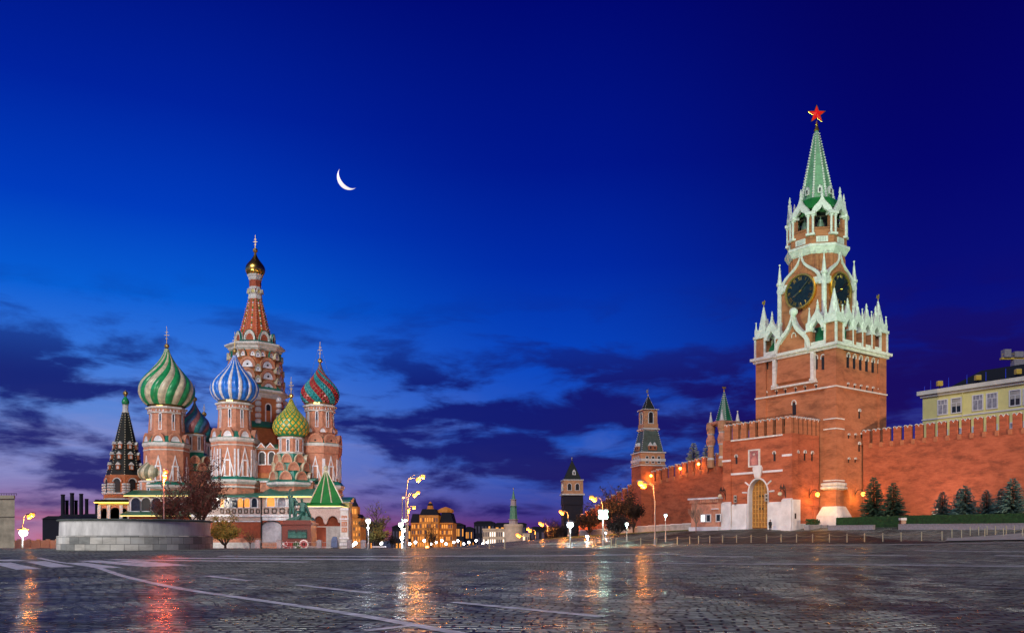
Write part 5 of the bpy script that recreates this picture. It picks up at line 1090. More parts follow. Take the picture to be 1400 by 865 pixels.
t.ring('column', cl.mesh('column'), 8, t.r(24) / math.cos(PI / 8), 675, PI / 8); t.ring('column', cl.mesh('column'), 8, t.r(24) * 1.02, 675, PI / 8 + .15)
t.part('cornice', [(24, 677), (26.5, 676), (26.5, 674.5), (24, 674)]); t.part('cornice', [(24.5, 684), (26, 683.6), (26, 681.8)])
t.part('parapet', [(24.4, 681.7), (24.4, 677.2)], m='white_stone')

# -- galleries: walls in courses, arcades, roofs
def cwall(name, px0, px1, Y, dep, bands, label=None):
    mb = MB()
    for (y0, y1, m_, p) in bands: mb.bx(PX(px0, Y), PX(px1, Y), Y - p, Y + dep, PZ(y1, Y), PZ(y0, Y) - .006, m_)
    o = mb.build(name, ca)
    if label: o['label'] = label
    return o
def croof(px0, px1, Y, ye, yr, dep, m_='teal_roof', ov=.7, light=False):
    mb = MB(); x0, x1, ze, zr = PX(px0, Y) - .3, PX(px1, Y) + .3, PZ(ye, Y), PZ(yr, Y)
    mb.add([(x0, Y - ov, ze), (x1, Y - ov, ze), (x1, Y + dep, zr), (x0, Y + dep, zr), (x0, Y - ov, ze - .25), (x1, Y - ov, ze - .25), (x1, Y + dep, ze - .25), (x0, Y + dep, ze - .25)], [(0, 1, 2, 3), (0, 4, 5, 1), (4, 7, 6, 5), (0, 3, 7, 4), (1, 5, 6, 2), (2, 6, 7, 3)], m_); o = mb.build('roof', ca)
    if light: mb = MB(); mb.bx(x0, x1, Y - ov - .04, Y - ov + .08, ze - .42, ze - .252, 'lamp_eave'); mb.build('eave_light', o, off=OFF[ca])
    return o
lamp_mat('lamp_eave', (1., .78, .25), 1.3)
mb = MB(); mb.bx(PX(300, 172), PX(464, 186), 168.2, 186, -1.5, PZ(662, 172), 'brick_pink'); mb.bx(PX(190, 176), PX(300, 172) - .02, 173.5, 190, -1.5, PZ(670, 176), 'brick_pink'); mb.bx(PX(150, 180), PX(190, 172) - .01, 178.5, 192, -1.5, PZ(690, 182), 'brick_orange'); mb.build('podium', ca)
mb = MB(); mb.bx(PX(300, 172) - .3, PX(464, 186) + .3, 167.9, 186.3, PZ(662, 172), PZ(660, 172), 'teal_roof'); mb.build('podium_roof', ca)
aw = lambda w_, h_, pm='glass': win(w_, h_, pm, 'd_white', .22)
def arcade(pxs, Y, yb, w_, h_, pms): 
    for i, px in enumerate(pxs): o = inst('window', aw(w_, h_, pms[i % len(pms)]), ca, (PX(px, Y) - CR[0], Y - .02 - CR[1], PZ(yb, Y) - CR[2]))
def panels(px0, px1, Y, y0, y1, n, m_='brick_pink'):
    mb = MB()
    for i in range(n):
        a = px0 + (px1 - px0) * (i + .18) / n; c = px0 + (px1 - px0) * (i + .82) / n; zz0, zz1 = PZ(y1 - .9, Y), PZ(y0 + .9, Y); x0, x1 = PX(a, Y), PX(c, Y)
        mb.strip([(x0, zz0), (x1, zz0), (x1, zz1), (x0, zz1)], [(x0 + .2, zz0 + .2), (x1 - .2, zz0 + .2), (x1 - .2, zz1 - .2), (x0 + .2, zz1 - .2)], m_, (0, Y - .15, 0), d=(0, .2, 0), close=True)
        mb.bx((x0 + x1) / 2 - .22, (x0 + x1) / 2 + .22, Y - .12, Y + .02, (zz0 + zz1) / 2 - .22, (zz0 + zz1) / 2 + .22, m_)
    mb.build('panel_frieze', ca)
YA, YB = 161.5, 160
cwall('gallery', 262, 357.8, YA, 6, ((678, 694, 'pink_stone', 0), (694, 703, 'pink_stone', .15), (703, 706, 'd_white', .35), (706, 711.5, 'pink_stone', .1), (711.5, 713, 'd_white', .2), (713, 735, 'brick_deep', 0), (735, 741, 'brick_pink', .12), (741, 760, 'white_stone', .25)))
croof(262, 357, YA, 677.5, 671.5, 4.5); arcade((296, 304, 312, 320, 329, 338, 348), YA, 693, 1.05, 1.75, ('glass', 'glass_amber', 'glass', 'glass', 'glass_amber', 'glass_amber', 'glass')); panels(300, 357, YA, 694.5, 702.5, 7)
cwall('gallery', 358, 426, YB, 6, ((677, 692.5, 'pink_stone', 0), (692.5, 703, 'pink_stone', .15), (703, 706, 'd_white', .35), (706, 711, 'd_white', .1), (711, 741, 'brick_deep', 0), (741, 760, 'brick_pink', .15)))
croof(357.5, 428, YB, 676.5, 664, 6.5, light=True); arcade((370.5, 385.5, 400), YB, 692, 1.5, 1.9, ('glass_amber', 'glass_lit', 'glass')); panels(359, 424, YB, 693.5, 702.5, 6)
b = MB(); xg, zg = PX(372, YB), PZ(747, YB); wg = (385.5 - 358.5) / F * YB; hg = PZ(712.5, YB) - zg
ag = [(-wg / 2, 0)] + arc(wg, wg * .28, 10, hg - wg * .28) + [(wg / 2, 0)]; b.prism(ag, 'gate_grey', (xg, YB - .12, zg), d=(0, .2, 0)); gd = b.build('gallery_gate', ca)
b = MB(); b.strip([(x * 1.09, z_ * 1.04) for x, z_ in ag], [(x * 1.002, z_ * 1.001) for x, z_ in ag], 'iron', (xg, YB - .4, zg), d=(0, .5, 0)); b.build('gate_frame', gd, off=OFF[ca])
b = MB()
for i in range(1, 6): b.bx(xg - wg / 2 + .1, xg + wg / 2 - .1, YB - .16, YB - .121, zg + hg * .7 * i / 5 - .02, zg + hg * .7 * i / 5 + .02, 'gate_grey')
b.build('gate_rail', gd, off=OFF[ca])
b = MB(); b.tube((PX(357.9, YB), YB - .3, -.3), (PX(357.9, YB), YB - .3, PZ(678, YB)), .12, .12, 'iron'); b.build('downpipe', ca)
# left galleries behind the tree, with lit eaves
YL = 170.
cwall('gallery', 176, 262, YL, 3.4, ((676, 700, 'pink_stone', 0), (700, 706, 'd_white', .25), (706, 730, 'brick_deep', 0), (730, 760, 'white_stone', .2))); croof(174, 262, YL, 675.5, 668, 3.6, 'green_roof', 1.0, True); arcade((186, 200, 214, 228, 242, 255), YL, 698, 1.9, 2.7, ('glass', 'dark')); croof(168, 262, YL - 2.2, 702.5, 698, 2.2, 'green_roof', .6, True)
YT = 176.
cwall('gallery', 135, 178, YT, 12, ((684, 690, 'ochre', .15), (690, 710, 'brick_pink', 0), (710, 760, 'white_stone', .2)))
for px in (136, 149, 166, 177): b = MB(); b.bx(PX(px, YT) - .35, PX(px, YT) + .35, YT - .2, YT - .01, PZ(709.8, YT), PZ(690.2, YT), 'white_stone'); b.build('pilaster', ca); croof(133, 178, YT, 684.5, 679.5, 5, 'black_roof', .8, True); arcade((158,), YT, 712, 2.0, 2.7, ('dark',)); arcade((143, 170), YT, 708, .8, 1.9, ('glass',))
# small arched loggia between the blue and the yellow dome
YM = 168.
cwall('loggia', 352, 383, YM, 6, ((611.5, 614, 'd_white', .2), (614, 636, 'brick_orange', 0), (636, 646, 'brick_deep', .1), (646, 662, 'brick_orange', 0))); croof(351, 384, YM, 611.5, 604, 4, 'green_roof'); arcade((358.5, 371.5), YM, 634.5, 1.15, 2.5, ('dark',))
b = MB()
for px in (359, 371.5): xx = PX(px, YM); b.prism([(xx - .9, PZ(613, YM)), (xx + .9, PZ(613, YM)), (xx, PZ(606, YM))], 'brick_pink', (0, YM - 1.0, 0), d=(0, 1.6, 0)); b.strip([(xx - .95, PZ(612.8, YM)), (xx, PZ(605.4, YM)), (xx + .95, PZ(612.8, YM))], [(xx - .75, PZ(612.8, YM)), (xx, PZ(607, YM)), (xx + .75, PZ(612.8, YM))], 'd_white', (0, YM - 1.1, 0), d=(0, .1, 0))
b.build('gable', ca)
cwall('gallery', 356, 428, YB + 6, 5, ((655, 659, 'd_white', .5), (659, 672, 'brick_pink', .2))); croof(352, 430, YB + 6, 655, 648, 5)
# tented stair porch
YP = 157.; t = CT_(445.5, YP, 'stair porch with a bright green ribbed tent roof and two hanging arches')
t.body([(25, 692), (25, 695)], 4, 'white_stone', PI / 4); t.part('tent_roof', [(21.5, 688), (1.2, 643)], 4, 'bright_green', PI / 4 + .25)
mb = MB(); k_ = math.sqrt(2)
for i in range(4):
    a = PI / 4 + .25 + i * PI / 2
    for f_ in (0, .33, .66):
        a1 = a + PI / 2; lo = [(1 - f_) * math.cos(a) + f_ * math.cos(a1), (1 - f_) * math.sin(a) + f_ * math.sin(a1)]; mb.tube((lo[0] * t.r(21.8) * k_, lo[1] * t.r(21.8) * k_, t.z(688)), (lo[0] * t.r(1.3) * k_, lo[1] * t.r(1.3) * k_, t.z(643)), .13, .1, 'd_cream', 5)
mb.build('tent_rib', t.o, (0, 0, 0)); t.part('roof_skirt', [(26.5, 692), (21.5, 687.6)], 4, 'bright_green', PI / 4); t.part('eave_light', [(25.3, 693), (25.6, 692.2)], 4, 'lamp_eave', PI / 4); t.cross(634, 639.5, 643, 'd_cream')
mb = MB(); x0, x1, zt, zf = PX(425, YP - 3.5), PX(466, YP - 3.5), PZ(695, YP - 3.5), PZ(753, YP - 3.5); Yp = YP - 3.5
hw_ = (x1 - x0) / 4; A = [(x0, PZ(714, Yp)), (x0, zt), (x1, zt), (x1, PZ(714, Yp))]
ac2 = [(x1 - .5 + 0, PZ(714, Yp))] + [(x1 - .5 - (hw_ - .35) * (1 - math.cos(PI * i / 8)), PZ(714, Yp) + 1.25 * math.sin(PI * i / 8)) for i in range(1, 9)]; xm = ac2[-1][0]
ac3 = [(xm - .3, PZ(714, Yp) - .35), (xm - .6, PZ(714, Yp))] + [(xm - .6 - (xm - .6 - x0 - .5) / 2 * (1 - math.cos(PI * i / 8)), PZ(714, Yp) + 1.25 * math.sin(PI * i / 8)) for i in range(1, 9)]
mb.prism(A + ac2 + ac3, 'pink_stone', (0, Yp, 0), d=(0, .9, 0)); mb.build('hanging_arch', ca)
mb = MB(); mb.bx(PX(465.8, Yp), PX(476.5, Yp), Yp - .3, Yp + 2.2, zf, PZ(693.5, Yp), 'white_stone'); m2 = MB(); m2.bx(PX(421, Yp), PX(425, Yp), Yp, Yp + 6, zf, PZ(695, Yp), 'pink_stone'); m2.build('porch_pier', ca)
for (y0, y1, p) in ((695, 697, .25), (708, 710, .2), (734, 736, .25), (742, 745, .3)): mb.bx(PX(465.5, Yp) - p * .3, PX(476.8, Yp) + p * .3, Yp - .3 - p, Yp - .301, PZ(y1, Yp), PZ(y0, Yp), 'd_white')
mb.build('porch_pier', ca)
mb = MB()
for j in range(3):
    zz0, zz1 = PZ(718 + j * 8 - 7, Yp), PZ(718 + j * 8 - 13.5, Yp); xa, xb = PX(467.5, Yp), PX(475, Yp); mb.strip([(xa, zz0), (xb, zz0), (xb, zz1), (xa, zz1)], [(xa + .22, zz0 + .22), (xb - .22, zz0 + .22), (xb - .22, zz1 - .22), (xa + .22, zz1 - .22)], 'brick_pink', (0, Yp - .42, 0), d=(0, .12, 0), close=True); mb.bx((xa + xb) / 2 - .18, (xa + xb) / 2 + .18, Yp - .4, Yp - .31, (zz0 + zz1) / 2 - .18, (zz0 + zz1) / 2 + .18, 'brick_pink')
mb.build('panel_frieze', ca)
mb = MB(); mb.bx(PX(425.2, Yp), PX(465.6, Yp), Yp + 3.2, Yp + 5, zf, zt, 'brick_deep'); mb.bx(PX(425.2, Yp), PX(465.6, Yp), Yp + 3.0, Yp + 3.19, PZ(720, Yp), PZ(718.5, Yp), 'white_stone'); mb.bx(PX(445, Yp), PX(465.6, Yp), Yp + .5, Yp + 3.1, zf, PZ(719, Yp), 'concrete'); mb.build('porch_wall', ca)
cwall('gallery', 466, 477.5, YP + 3, 3, ((684, 687, 'd_white', .3), (687, 700, 'ochre', 0), (700, 760, 'pink_stone', 0))); croof(455, 478, YP + 3, 683.5, 678, 3)

# ------------------------------------------------------------------ monument before the cathedral
YM_ = 132.; mz = lambda y: PZ(y, YM_); mx = lambda px: PX(px, YM_); gz = ground_h(mx(408), YM_)
mo = empty('monument', (mx(408), YM_, gz), 'green bronze monument of two men on a red granite pedestal', 'monument')
b = MB(); b.bx(mx(385), mx(433), YM_ - 2.6, YM_ + 2.6, gz - .4, mz(745.5), 'granite_grey'); b.bx(mx(387), mx(431), YM_ - 2.3, YM_ + 2.3, mz(745.5), mz(741), 'granite_red'); b.bx(mx(388.5), mx(430), YM_ - 2.1, YM_ + 2.1, mz(741), mz(738), 'granite_red'); b.bx(mx(390), mx(429), YM_ - 1.9, YM_ + 1.9, mz(738), mz(717), 'granite_red'); b.bx(mx(388), mx(431.5), YM_ - 2.2, YM_ + 2.2, mz(717), mz(714.5), 'granite_red'); b.bx(mx(391), mx(428), YM_ - 1.9, YM_ + 1.9, mz(714.5), mz(711), 'granite_red'); b.build('pedestal', mo)
b = MB(); b.bx(mx(398), mx(424), YM_ - 2.02, YM_ - 1.88, mz(736), mz(723.5), 'dark'); pq = b.build('relief_plaque', mo)
rnd = random.Random(5); b = MB()
for i in range(15):
    x = mx(399.5) + (mx(422.5) - mx(399.5)) * i / 14; zz = mz(735); hh = rnd.uniform(.75, 1.0); b.ball((x, YM_ - 2.05, zz + hh + .1), .09, 'bronze', 6, 5); b.lathe([(.16, zz), (.12, zz + hh * .5), (.14, zz + hh * .8), (.05, zz + hh)], 6, 'bronze', (x, YM_ - 2.05))
b.build('relief_figures', pq, off=OFF[mo])
bz = mz(711)
def figure(name, J, E, rad, dx, dy):
    return person(name, J, E, rad, 'bronze', None, None, mo, (dx - OFF[mo][0], dy - OFF[mo][1], bz - OFF[mo][2]))
# standing man, right arm raised high
J = [(0, 0, 2.2), (0, 0, 2.75), (0, .03, 3.35), (0, 0, 3.65), (.02, -.05, 3.95), (.02, -.05, 4.2), (-.40, 0, 3.5), (-.62, -.1, 4.15), (-.3, -.2, 4.75), (.1, -.25, 4.95), (.42, 0, 3.4), (.75, -.25, 2.95), (1.15, -.4, 2.7), (.22, 0, 1.95), (.32, -.2, 1.1), (.42, -.05, .18), (.45, -.4, .08), (-.22, 0, 1.95), (-.3, .05, 1.05), (-.38, .15, .18), (-.42, -.2, .08), (-.1, .3, 3.2), (-.15, .45, 2.0), (-.15, .4, 1.0)]
E = [(0, 1), (1, 2), (2, 3), (3, 4), (4, 5), (2, 6), (6, 7), (7, 8), (8, 9), (2, 10), (10, 11), (11, 12), (0, 13), (13, 14), (14, 15), (15, 16), (0, 17), (17, 18), (18, 19), (19, 20), (2, 21), (21, 22), (22, 23)]
figure('standing_figure', J, E, [.42, .40, .46, .17, .25, .2, .24, .19, .13, .1, .24, .17, .1, .27, .2, .13, .1, .27, .2, .13, .1, .3, .4, .3], mx(399.5), YM_ - .2)
# seated man with shield, leaning back and looking up
J = [(0, 0, 1.25), (0, .1, 1.9), (-.05, .1, 2.6), (-.08, .05, 2.95), (-.12, -.02, 3.25), (-.14, -.02, 3.5), (-.5, 0, 2.65), (-.95, -.15, 2.45), (-1.3, -.2, 2.75), (.45, 0, 2.6), (.75, -.1, 1.9), (1.05, -.2, 1.35), (-.4, -.3, 1.25), (-.85, -.6, 1.35), (-1.0, -.55, .35), (-1.2, -.75, .12), (.25, -.4, 1.15), (-.1, -.9, 1.0), (-.35, -1.0, .3), (-.55, -1.1, .12), (.1, .1, .5), (.5, .15, .35)]
E = [(0, 1), (1, 2), (2, 3), (3, 4), (4, 5), (2, 6), (6, 7), (7, 8), (2, 9), (9, 10), (10, 11), (0, 12), (12, 13), (13, 14), (14, 15), (0, 16), (16, 17), (17, 18), (18, 19), (0, 20), (20, 21)]
figure('seated_figure', J, E, [.5, .46, .47, .18, .25, .2, .24, .17, .1, .26, .18, .12, .3, .24, .16, .1, .3, .23, .15, .1, .6, .45], mx(413.5), YM_ + .1)
b = MB(); c = Vector((mx(423.5), YM_ - .5, bz + 1.0)); b.lathe([(.05, .22), (.5, .18), (.85, .05), (.95, -.05), (.95, -.12)], 18, 'bronze'); q_ = Matrix.Rotation(R(62), 4, 'Y') @ Matrix.Rotation(R(-20), 4, 'X'); b.v = [tuple(q_ @ Vector(v) + c) for v in b.v]; b.build('shield', mo)
b = MB(); b.prism([(-2.1, 0), (2.2, 0), (1.9, .5), (.6, .85), (-.6, .6), (-1.8, .25)], 'bronze', (mx(410), YM_ - .6, bz), d=(0, 1.6, 0)); b.prism([(-.5, .4), (.9, .4), (1.0, 1.2), (-.3, 1.4)], 'bronze', (mx(413), YM_ - .2, bz), d=(0, 1.0, 0)); b.build('rock_base', mo)
b = MB(); b.tube((mx(404), YM_ - .5, bz + .2), (mx(406.5), YM_ - .7, bz + 3.3), .06, .05, 'bronze'); b.bx(mx(405.2), mx(407.2), YM_ - .75, YM_ - .65, bz + 2.6, bz + 2.72, 'bronze'); b.build('sword', mo)
# wreaths and flowers at its foot
for px, py, rr, m_, lab in ((422, 743.5, .62, 'flower_white', 'round white and red wreath leaning on the monument steps'), (400, 745, .75, 'flower_red', 'big dark red flower bed basket at the left of the monument steps'), (413, 744.5, .62, 'leaf_green', 'dark green wreath with white blossoms lying at the middle of the monument steps')):
    x, zz, yy = mx(px), mz(py), YM_ - 3.1; e = empty('wreath', (x, yy, gz), lab, 'wreath'); b = MB(); rnd = random.Random(px)
    if m_ == 'flower_white':
        for k, (ra, mm_) in enumerate(((rr, 'flower_white'), (rr * .62, 'flower_red'))):
            for i in range(16): a = 2 * PI * i / 16; b.ball((x + ra * math.cos(a), yy - .1 * k, zz + ra * math.sin(a)), .15, mm_, 6, 4)
        b.build('flower_ring', e)
    else:
        for i in range(60): a = rnd.uniform(0, 2 * PI); q = rr * math.sqrt(rnd.random()); b.ball((x + q * 1.15 * math.cos(a), yy + rnd.uniform(-.2, .2), zz + q * .8 * math.sin(a)), .12, m_ if rnd.random() < .8 else 'flower_white', 5, 4)
        b.build('flowers', e)
    b = MB(); b.path([(x - .3, yy + .25, gz), (x, yy + .12, zz + rr * .6), (x + .3, yy + .25, gz)], .04, 'iron'); b.build('stand', e)
# low railing and a notice board
Yr = 124.
b = MB(); fe = empty('railing', (PX(420, Yr), Yr, ground_h(PX(420, Yr), Yr)), 'low grey railing with stone posts around the monument', 'railing')
for i, px in enumerate((353, 382, 436.5, 455.5, 478, 497)):
    x = PX(px, Yr); g = ground_h(x, Yr); b = MB(); b.lathe([(.32, g - .2), (.32, g + 1.0), (.38, g + 1.02), (.38, g + 1.15), (.1, g + 1.3)], 4, 'granite_grey', (x, Yr), PI / 4, True); b.build('post', fe)
b = MB()
for px0, px1 in ((354, 381), (383, 436), (437, 455), (456, 477), (479, 496)):
    xa, xb = PX(px0, Yr), PX(px1, Yr); ga, gb_ = ground_h(xa, Yr), ground_h(xb, Yr)
    for h_ in (.25, .9): b.tube((xa, Yr, ga + h_), (xb, Yr, gb_ + h_), .035, .035, 'metal_pale', 5)
    n = int((xb - xa) / .28)
    for i in range(1, n): t_ = i / n; b.tube((xa + (xb - xa) * t_, Yr, ga + (gb_ - ga) * t_ + .25), (xa + (xb - xa) * t_, Yr, ga + (gb_ - ga) * t_ + .9), .02, .02, 'metal_pale', 4)
b.build('rail', fe)
def board(px0, px1, y0, y1, Y, label):
    x0, x1 = PX(px0, Y), PX(px1, Y); xc = (x0 + x1) / 2; g = ground_h(xc, Y); e = empty('notice_board', (xc, Y, g), label, 'board'); b = MB(); b.bx(x0, x1, Y, Y + .12, max(g + .12, PZ(y1, Y)), PZ(y0, Y), 'white_paint'); b.build('panel', e); b = MB()
    for x in (x0 + .15, x1 - .15): b.bx(x - .05, x + .05, Y + .121, Y + .22, g - .1, PZ(y0, Y), 'iron')
    b.build('frame', e)
board(437, 454.5, 747.6, 754.5, 122., 'plain white panel standing beside the cathedral porch'); board(509, 528, 746, 754, 118., 'plain white panel under the yellowing tree between the white lamps')
x, Yv = PX(457, 123), 123.; g = ground_h(x, Yv)
b = MB(); b.prism([(-.5, 0), (.5, 0), (.42, 1.3), (.2, 1.75), (-.2, 1.75), (-.42, 1.3)], 'blue_cloth', (x, Yv, g), d=(0, .8, 0)); e = empty('covered_box', (x, Yv, g), 'blue covered box beside the plain white panel by the porch', 'covered box'); b.build('cloth_cover', e); b = MB(); b.bx(x - .55, x + .55, Yv - .05, Yv + .85, g - .1, g + .12, 'iron'); b.build('base_frame', e)

# ------------------------------------------------------------------ round stone platform
YL_ = 79.; RL = 6.75; xl = PX(182.5, 78.2); gl = .62
pf = empty('stone_platform', (xl, YL_, gl), 'round pale stone platform wall with dark coping in front of the cathedral', 'platform')
masonry('ashlar', (.60, .575, .50), (.19, .20, .185), (.10, .10, .09), 1.15, .62, .8, RL, .018, .35, .5, .42)
mat('smooth_stone', (.62, .61, .57), .8, var=.28, nscale=.8, bump=.3, bscale=6, stretch=(1, 1, .4)); mat('coping_stone', (.10, .12, .10), .7, var=.4, nscale=2)
z_ = lambda y: PZ(y, YL_ - RL)
b = MB(); b.lathe([(RL, gl - .5 - gl), (RL, z_(732.5) - gl), (RL - .22, z_(731.5) - gl)], 72, 'ashlar'); o = b.build('ashlar_course', pf, (0, 0, 0), False)
b = MB(); b.lathe([(RL - .20, z_(731.4) - gl), (RL - .24, z_(711.3) - gl), (RL - 1.0, z_(711.2) - gl)], 72, 'smooth_stone'); b.build('drum_wall', pf, (0, 0, 0))
b = MB(); b.lathe([(RL - .22, z_(711.4) - gl), (RL - .02, z_(710.6) - gl), (RL + .03, z_(709.4) - gl), (RL - .1, z_(708.4) - gl), (RL - .8, z_(708.3) - gl), (RL - .8, 1.2)], 72, 'coping_stone'); b.build('coping', pf, (0, 0, 0))
b = MB(); b.lathe([(RL - .81, 1.0), (.02, 1.0)], 48, 'granite_grey'); b.build('platform_floor', pf, (0, 0, 0))
# ------------------------------------------------------------------ lamps
def lamp_post(px, Y, ytop, heads, label, ybase=None, mt='metal_pale', group=None, pole_r=.09):
    """heads: (px, y, radius in metres, material); arms run from the pole top to each head"""
    X = PX(px, Y); g = ground_h(X, Y); e = empty('street_lamp', (X, Y, g), label, 'street lamp', group)
    b = MB(); zt = PZ(ytop, Y); b.lathe([(pole_r * 2.2, g - .2), (pole_r * 2, g + .9), (pole_r, g + 1.0), (pole_r * .7, zt)], 8, mt, (X, Y)); b.build('pole', e)
    for i, (hx, hy, r_, m_) in enumerate(heads):
        x, zz = PX(hx, Y), PZ(hy, Y); yy = Y - .35 * (i % 2)
        if abs(x - X) > .15:
            b = MB(); z0 = min(zt - .05, zz - .3); b.path([(X, Y, max(g + 1, z0 - .8)), (X + (x - X) * .12, Y, zz - .25), (X + (x - X) * .45, (Y + yy) / 2, zz + .25), (x, yy, zz + .22)], .035, mt); b.build('arm', e)
        b = MB(); b.lathe([(r_ * .35, zz + r_ * 1.05), (r_ * 1.05, zz + r_ * .75), (r_ * 1.1, zz + r_ * .55)], 10, mt, (x, yy)); h_ = b.build('lamp_head', e)
        b = MB(); r_ *= .82; b.ball((x, yy, zz), r_, m_, 14, 10, .9); b.build('lamp_globe', h_, off=OFF[e], smooth=True)
        lamp_light(x, yy - r_ * .6, zz - r_ * 1.2, m_, r_)
    return e
lamp_post(31, 165, 716, ((40, 706, .55, 'lamp_orange'), (46, 703.5, .5, 'lamp_orange'), (32, 728, .95, 'lamp_white')), 'curved lamp with two orange heads above a big white globe, near the tan building')
lamp_post(224, 110, 655, ((225.5, 652.5, .36, 'lamp_red'), (228, 644.5, .36, 'lamp_red')), 'tall straight lamp with red-orange globes behind the stone platform')
lamp_post(555, 105, 672, ((571.9, 655.6, .38, 'lamp_orange'), (578.5, 651.6, .34, 'lamp_orange')), 'tall curved street lamp with the highest pair of orange heads, near the cathedral porch')
lamp_post(557, 138, 686, ((566.7, 676.9, .42, 'lamp_orange'), (571.9, 673.4, .38, 'lamp_orange')), 'second curved street lamp with orange heads just under the highest pair')
lamp_post(558, 190, 700, ((566, 693.4, .5, 'lamp_orange'), (559, 696.5, .35, 'lamp_orange')), 'third curved street lamp, smallest of the stacked orange ones')
lamp_post(550, 118, 679, ((548, 716.8, .42, 'lamp_white'), (555, 711, .28, 'lamp_green'), (551.5, 725, .34, 'lamp_white'), (550, 735, .34, 'lamp_white'), (551.5, 680, .16, 'lamp_warm')), 'mast of four white globes beside the stacked orange lamps')
lamp_post(503.5, 140, 716, ((503.4, 711.5, .5, 'lamp_white'), (503.8, 721.5, .22, 'lamp_white')), 'single bright white globe lamp by the yellowing tree')
lamp_post(779.6, 150, 720, ((779.6, 717, .72, 'lamp_white'),), 'single bright white globe lamp below the dark-roofed square tower')
lamp_post(824.5, 130, 698, ((821, 699, .42, 'lamp_green'), (828, 699, .42, 'lamp_green'), (821, 706.5, .42, 'lamp_green'), (828, 706.5, .42, 'lamp_green')), 'lamp with a cluster of four greenish white globes')
lamp_post(824, 172, 690, ((813, 682.5, .6, 'lamp_orange'), (808.5, 680, .55, 'lamp_orange')), 'curved orange lamp above the cluster of greenish globes')
lamp_post(895.5, 122, 684, ((880, 663.5, .55, 'lamp_orange'), (875, 660.5, .5, 'lamp_orange')), 'large curved orange lamp in front of the descending brick wall')
for px, Y, hx, hy, lab in ((777, 205, 767.8, 699.7, 'nearest of the receding orange lamps, left of the dark-roofed square tower'), (749, 250, 740, 715.6, 'second of the receding orange lamps toward the pale round tower'), (732, 300, 723.6, 723.5, 'third of the receding orange lamps toward the pale round tower'), (717, 360, 709, 731, 'fourth of the receding orange lamps, right at the pale round tower'), (705, 420, 697.5, 737, 'farthest and smallest of the receding orange lamps')):
    lamp_post(px, Y, hy + 3, ((hx + 1.2, hy + 1.2, Y / 1140 * 3.0, 'lamp_orange'), (hx - 1.8, hy - .8, Y / 1140 * 2.6, 'lamp_orange')), lab, group='orange lamps along the descending road', pole_r=.12)
for px, Y, y, r_, m_, lab in ((910, 132, 704, .30, 'lamp_green', 'small greenish globe lamp just right of the large orange lamp pole'), (857, 142, 716, .34, 'lamp_green', 'small greenish globe lamp among the dark trees left of the large orange lamp'), (803, 150, 733, .34, 'lamp_small', 'low small globe lamp right of the bright white one'), (828, 160, 728, .2, 'lamp_small', 'tiny white lamp at the foot of the four-globe lamp')):
    lamp_post(px, Y, y + 2, ((px, y, r_, m_),), lab, pole_r=.06)
# strings of white and pink globe lamps far along the bridge
rnd = random.Random(11)
for i, px in enumerate((560, 568, 580, 590, 596, 604, 610, 620.5, 626, 634, 641, 651, 660, 666)):
    Y = 300 + 6 * i; y = 743 - (i % 3) * 2.2; X = PX(px, Y); g = ground_h(X, Y); e = empty('bridge_lamp', (X, Y, g), 'small white globe lamp on a thin pole along the distant bridge', 'street lamp', 'white lamps along the distant bridge')
    b = MB(); b.tube((X, Y, g), (X, Y, PZ(y, Y)), .12, .08, 'metal_pale'); b.build('pole', e); b = MB(); b.ball((X, Y, PZ(y, Y)), .5, 'lamp_small', 10, 8); b.build('lamp_globe', e)
for px, y, Y, m_, lab in ((584, 748, 210, 'lamp_warm', 'low orange light on the road before the palace-like building'), (680, 745.5, 200, 'lamp_warm', 'low orange light on the road before the pale round tower'), (486, 742, 210, 'lamp_small', 'lower white light left of the yellowing tree'), (482, 745, 205, 'lamp_small', 'lowest white light at the cathedral porch corner'), (521, 742, 205, 'lamp_small', 'small white light right of the yellowing tree')):
    X = PX(px, Y); g = ground_h(X, Y); e = empty('road_light', (X, Y, g), lab, 'light'); b = MB(); b.tube((X, Y, g), (X, Y, PZ(y, Y) - .1), .06, .06, 'iron'); b.build('post', e); b = MB(); b.ball((X, Y, PZ(y, Y)), .42, m_, 8, 6); b.build('lamp_globe', e)

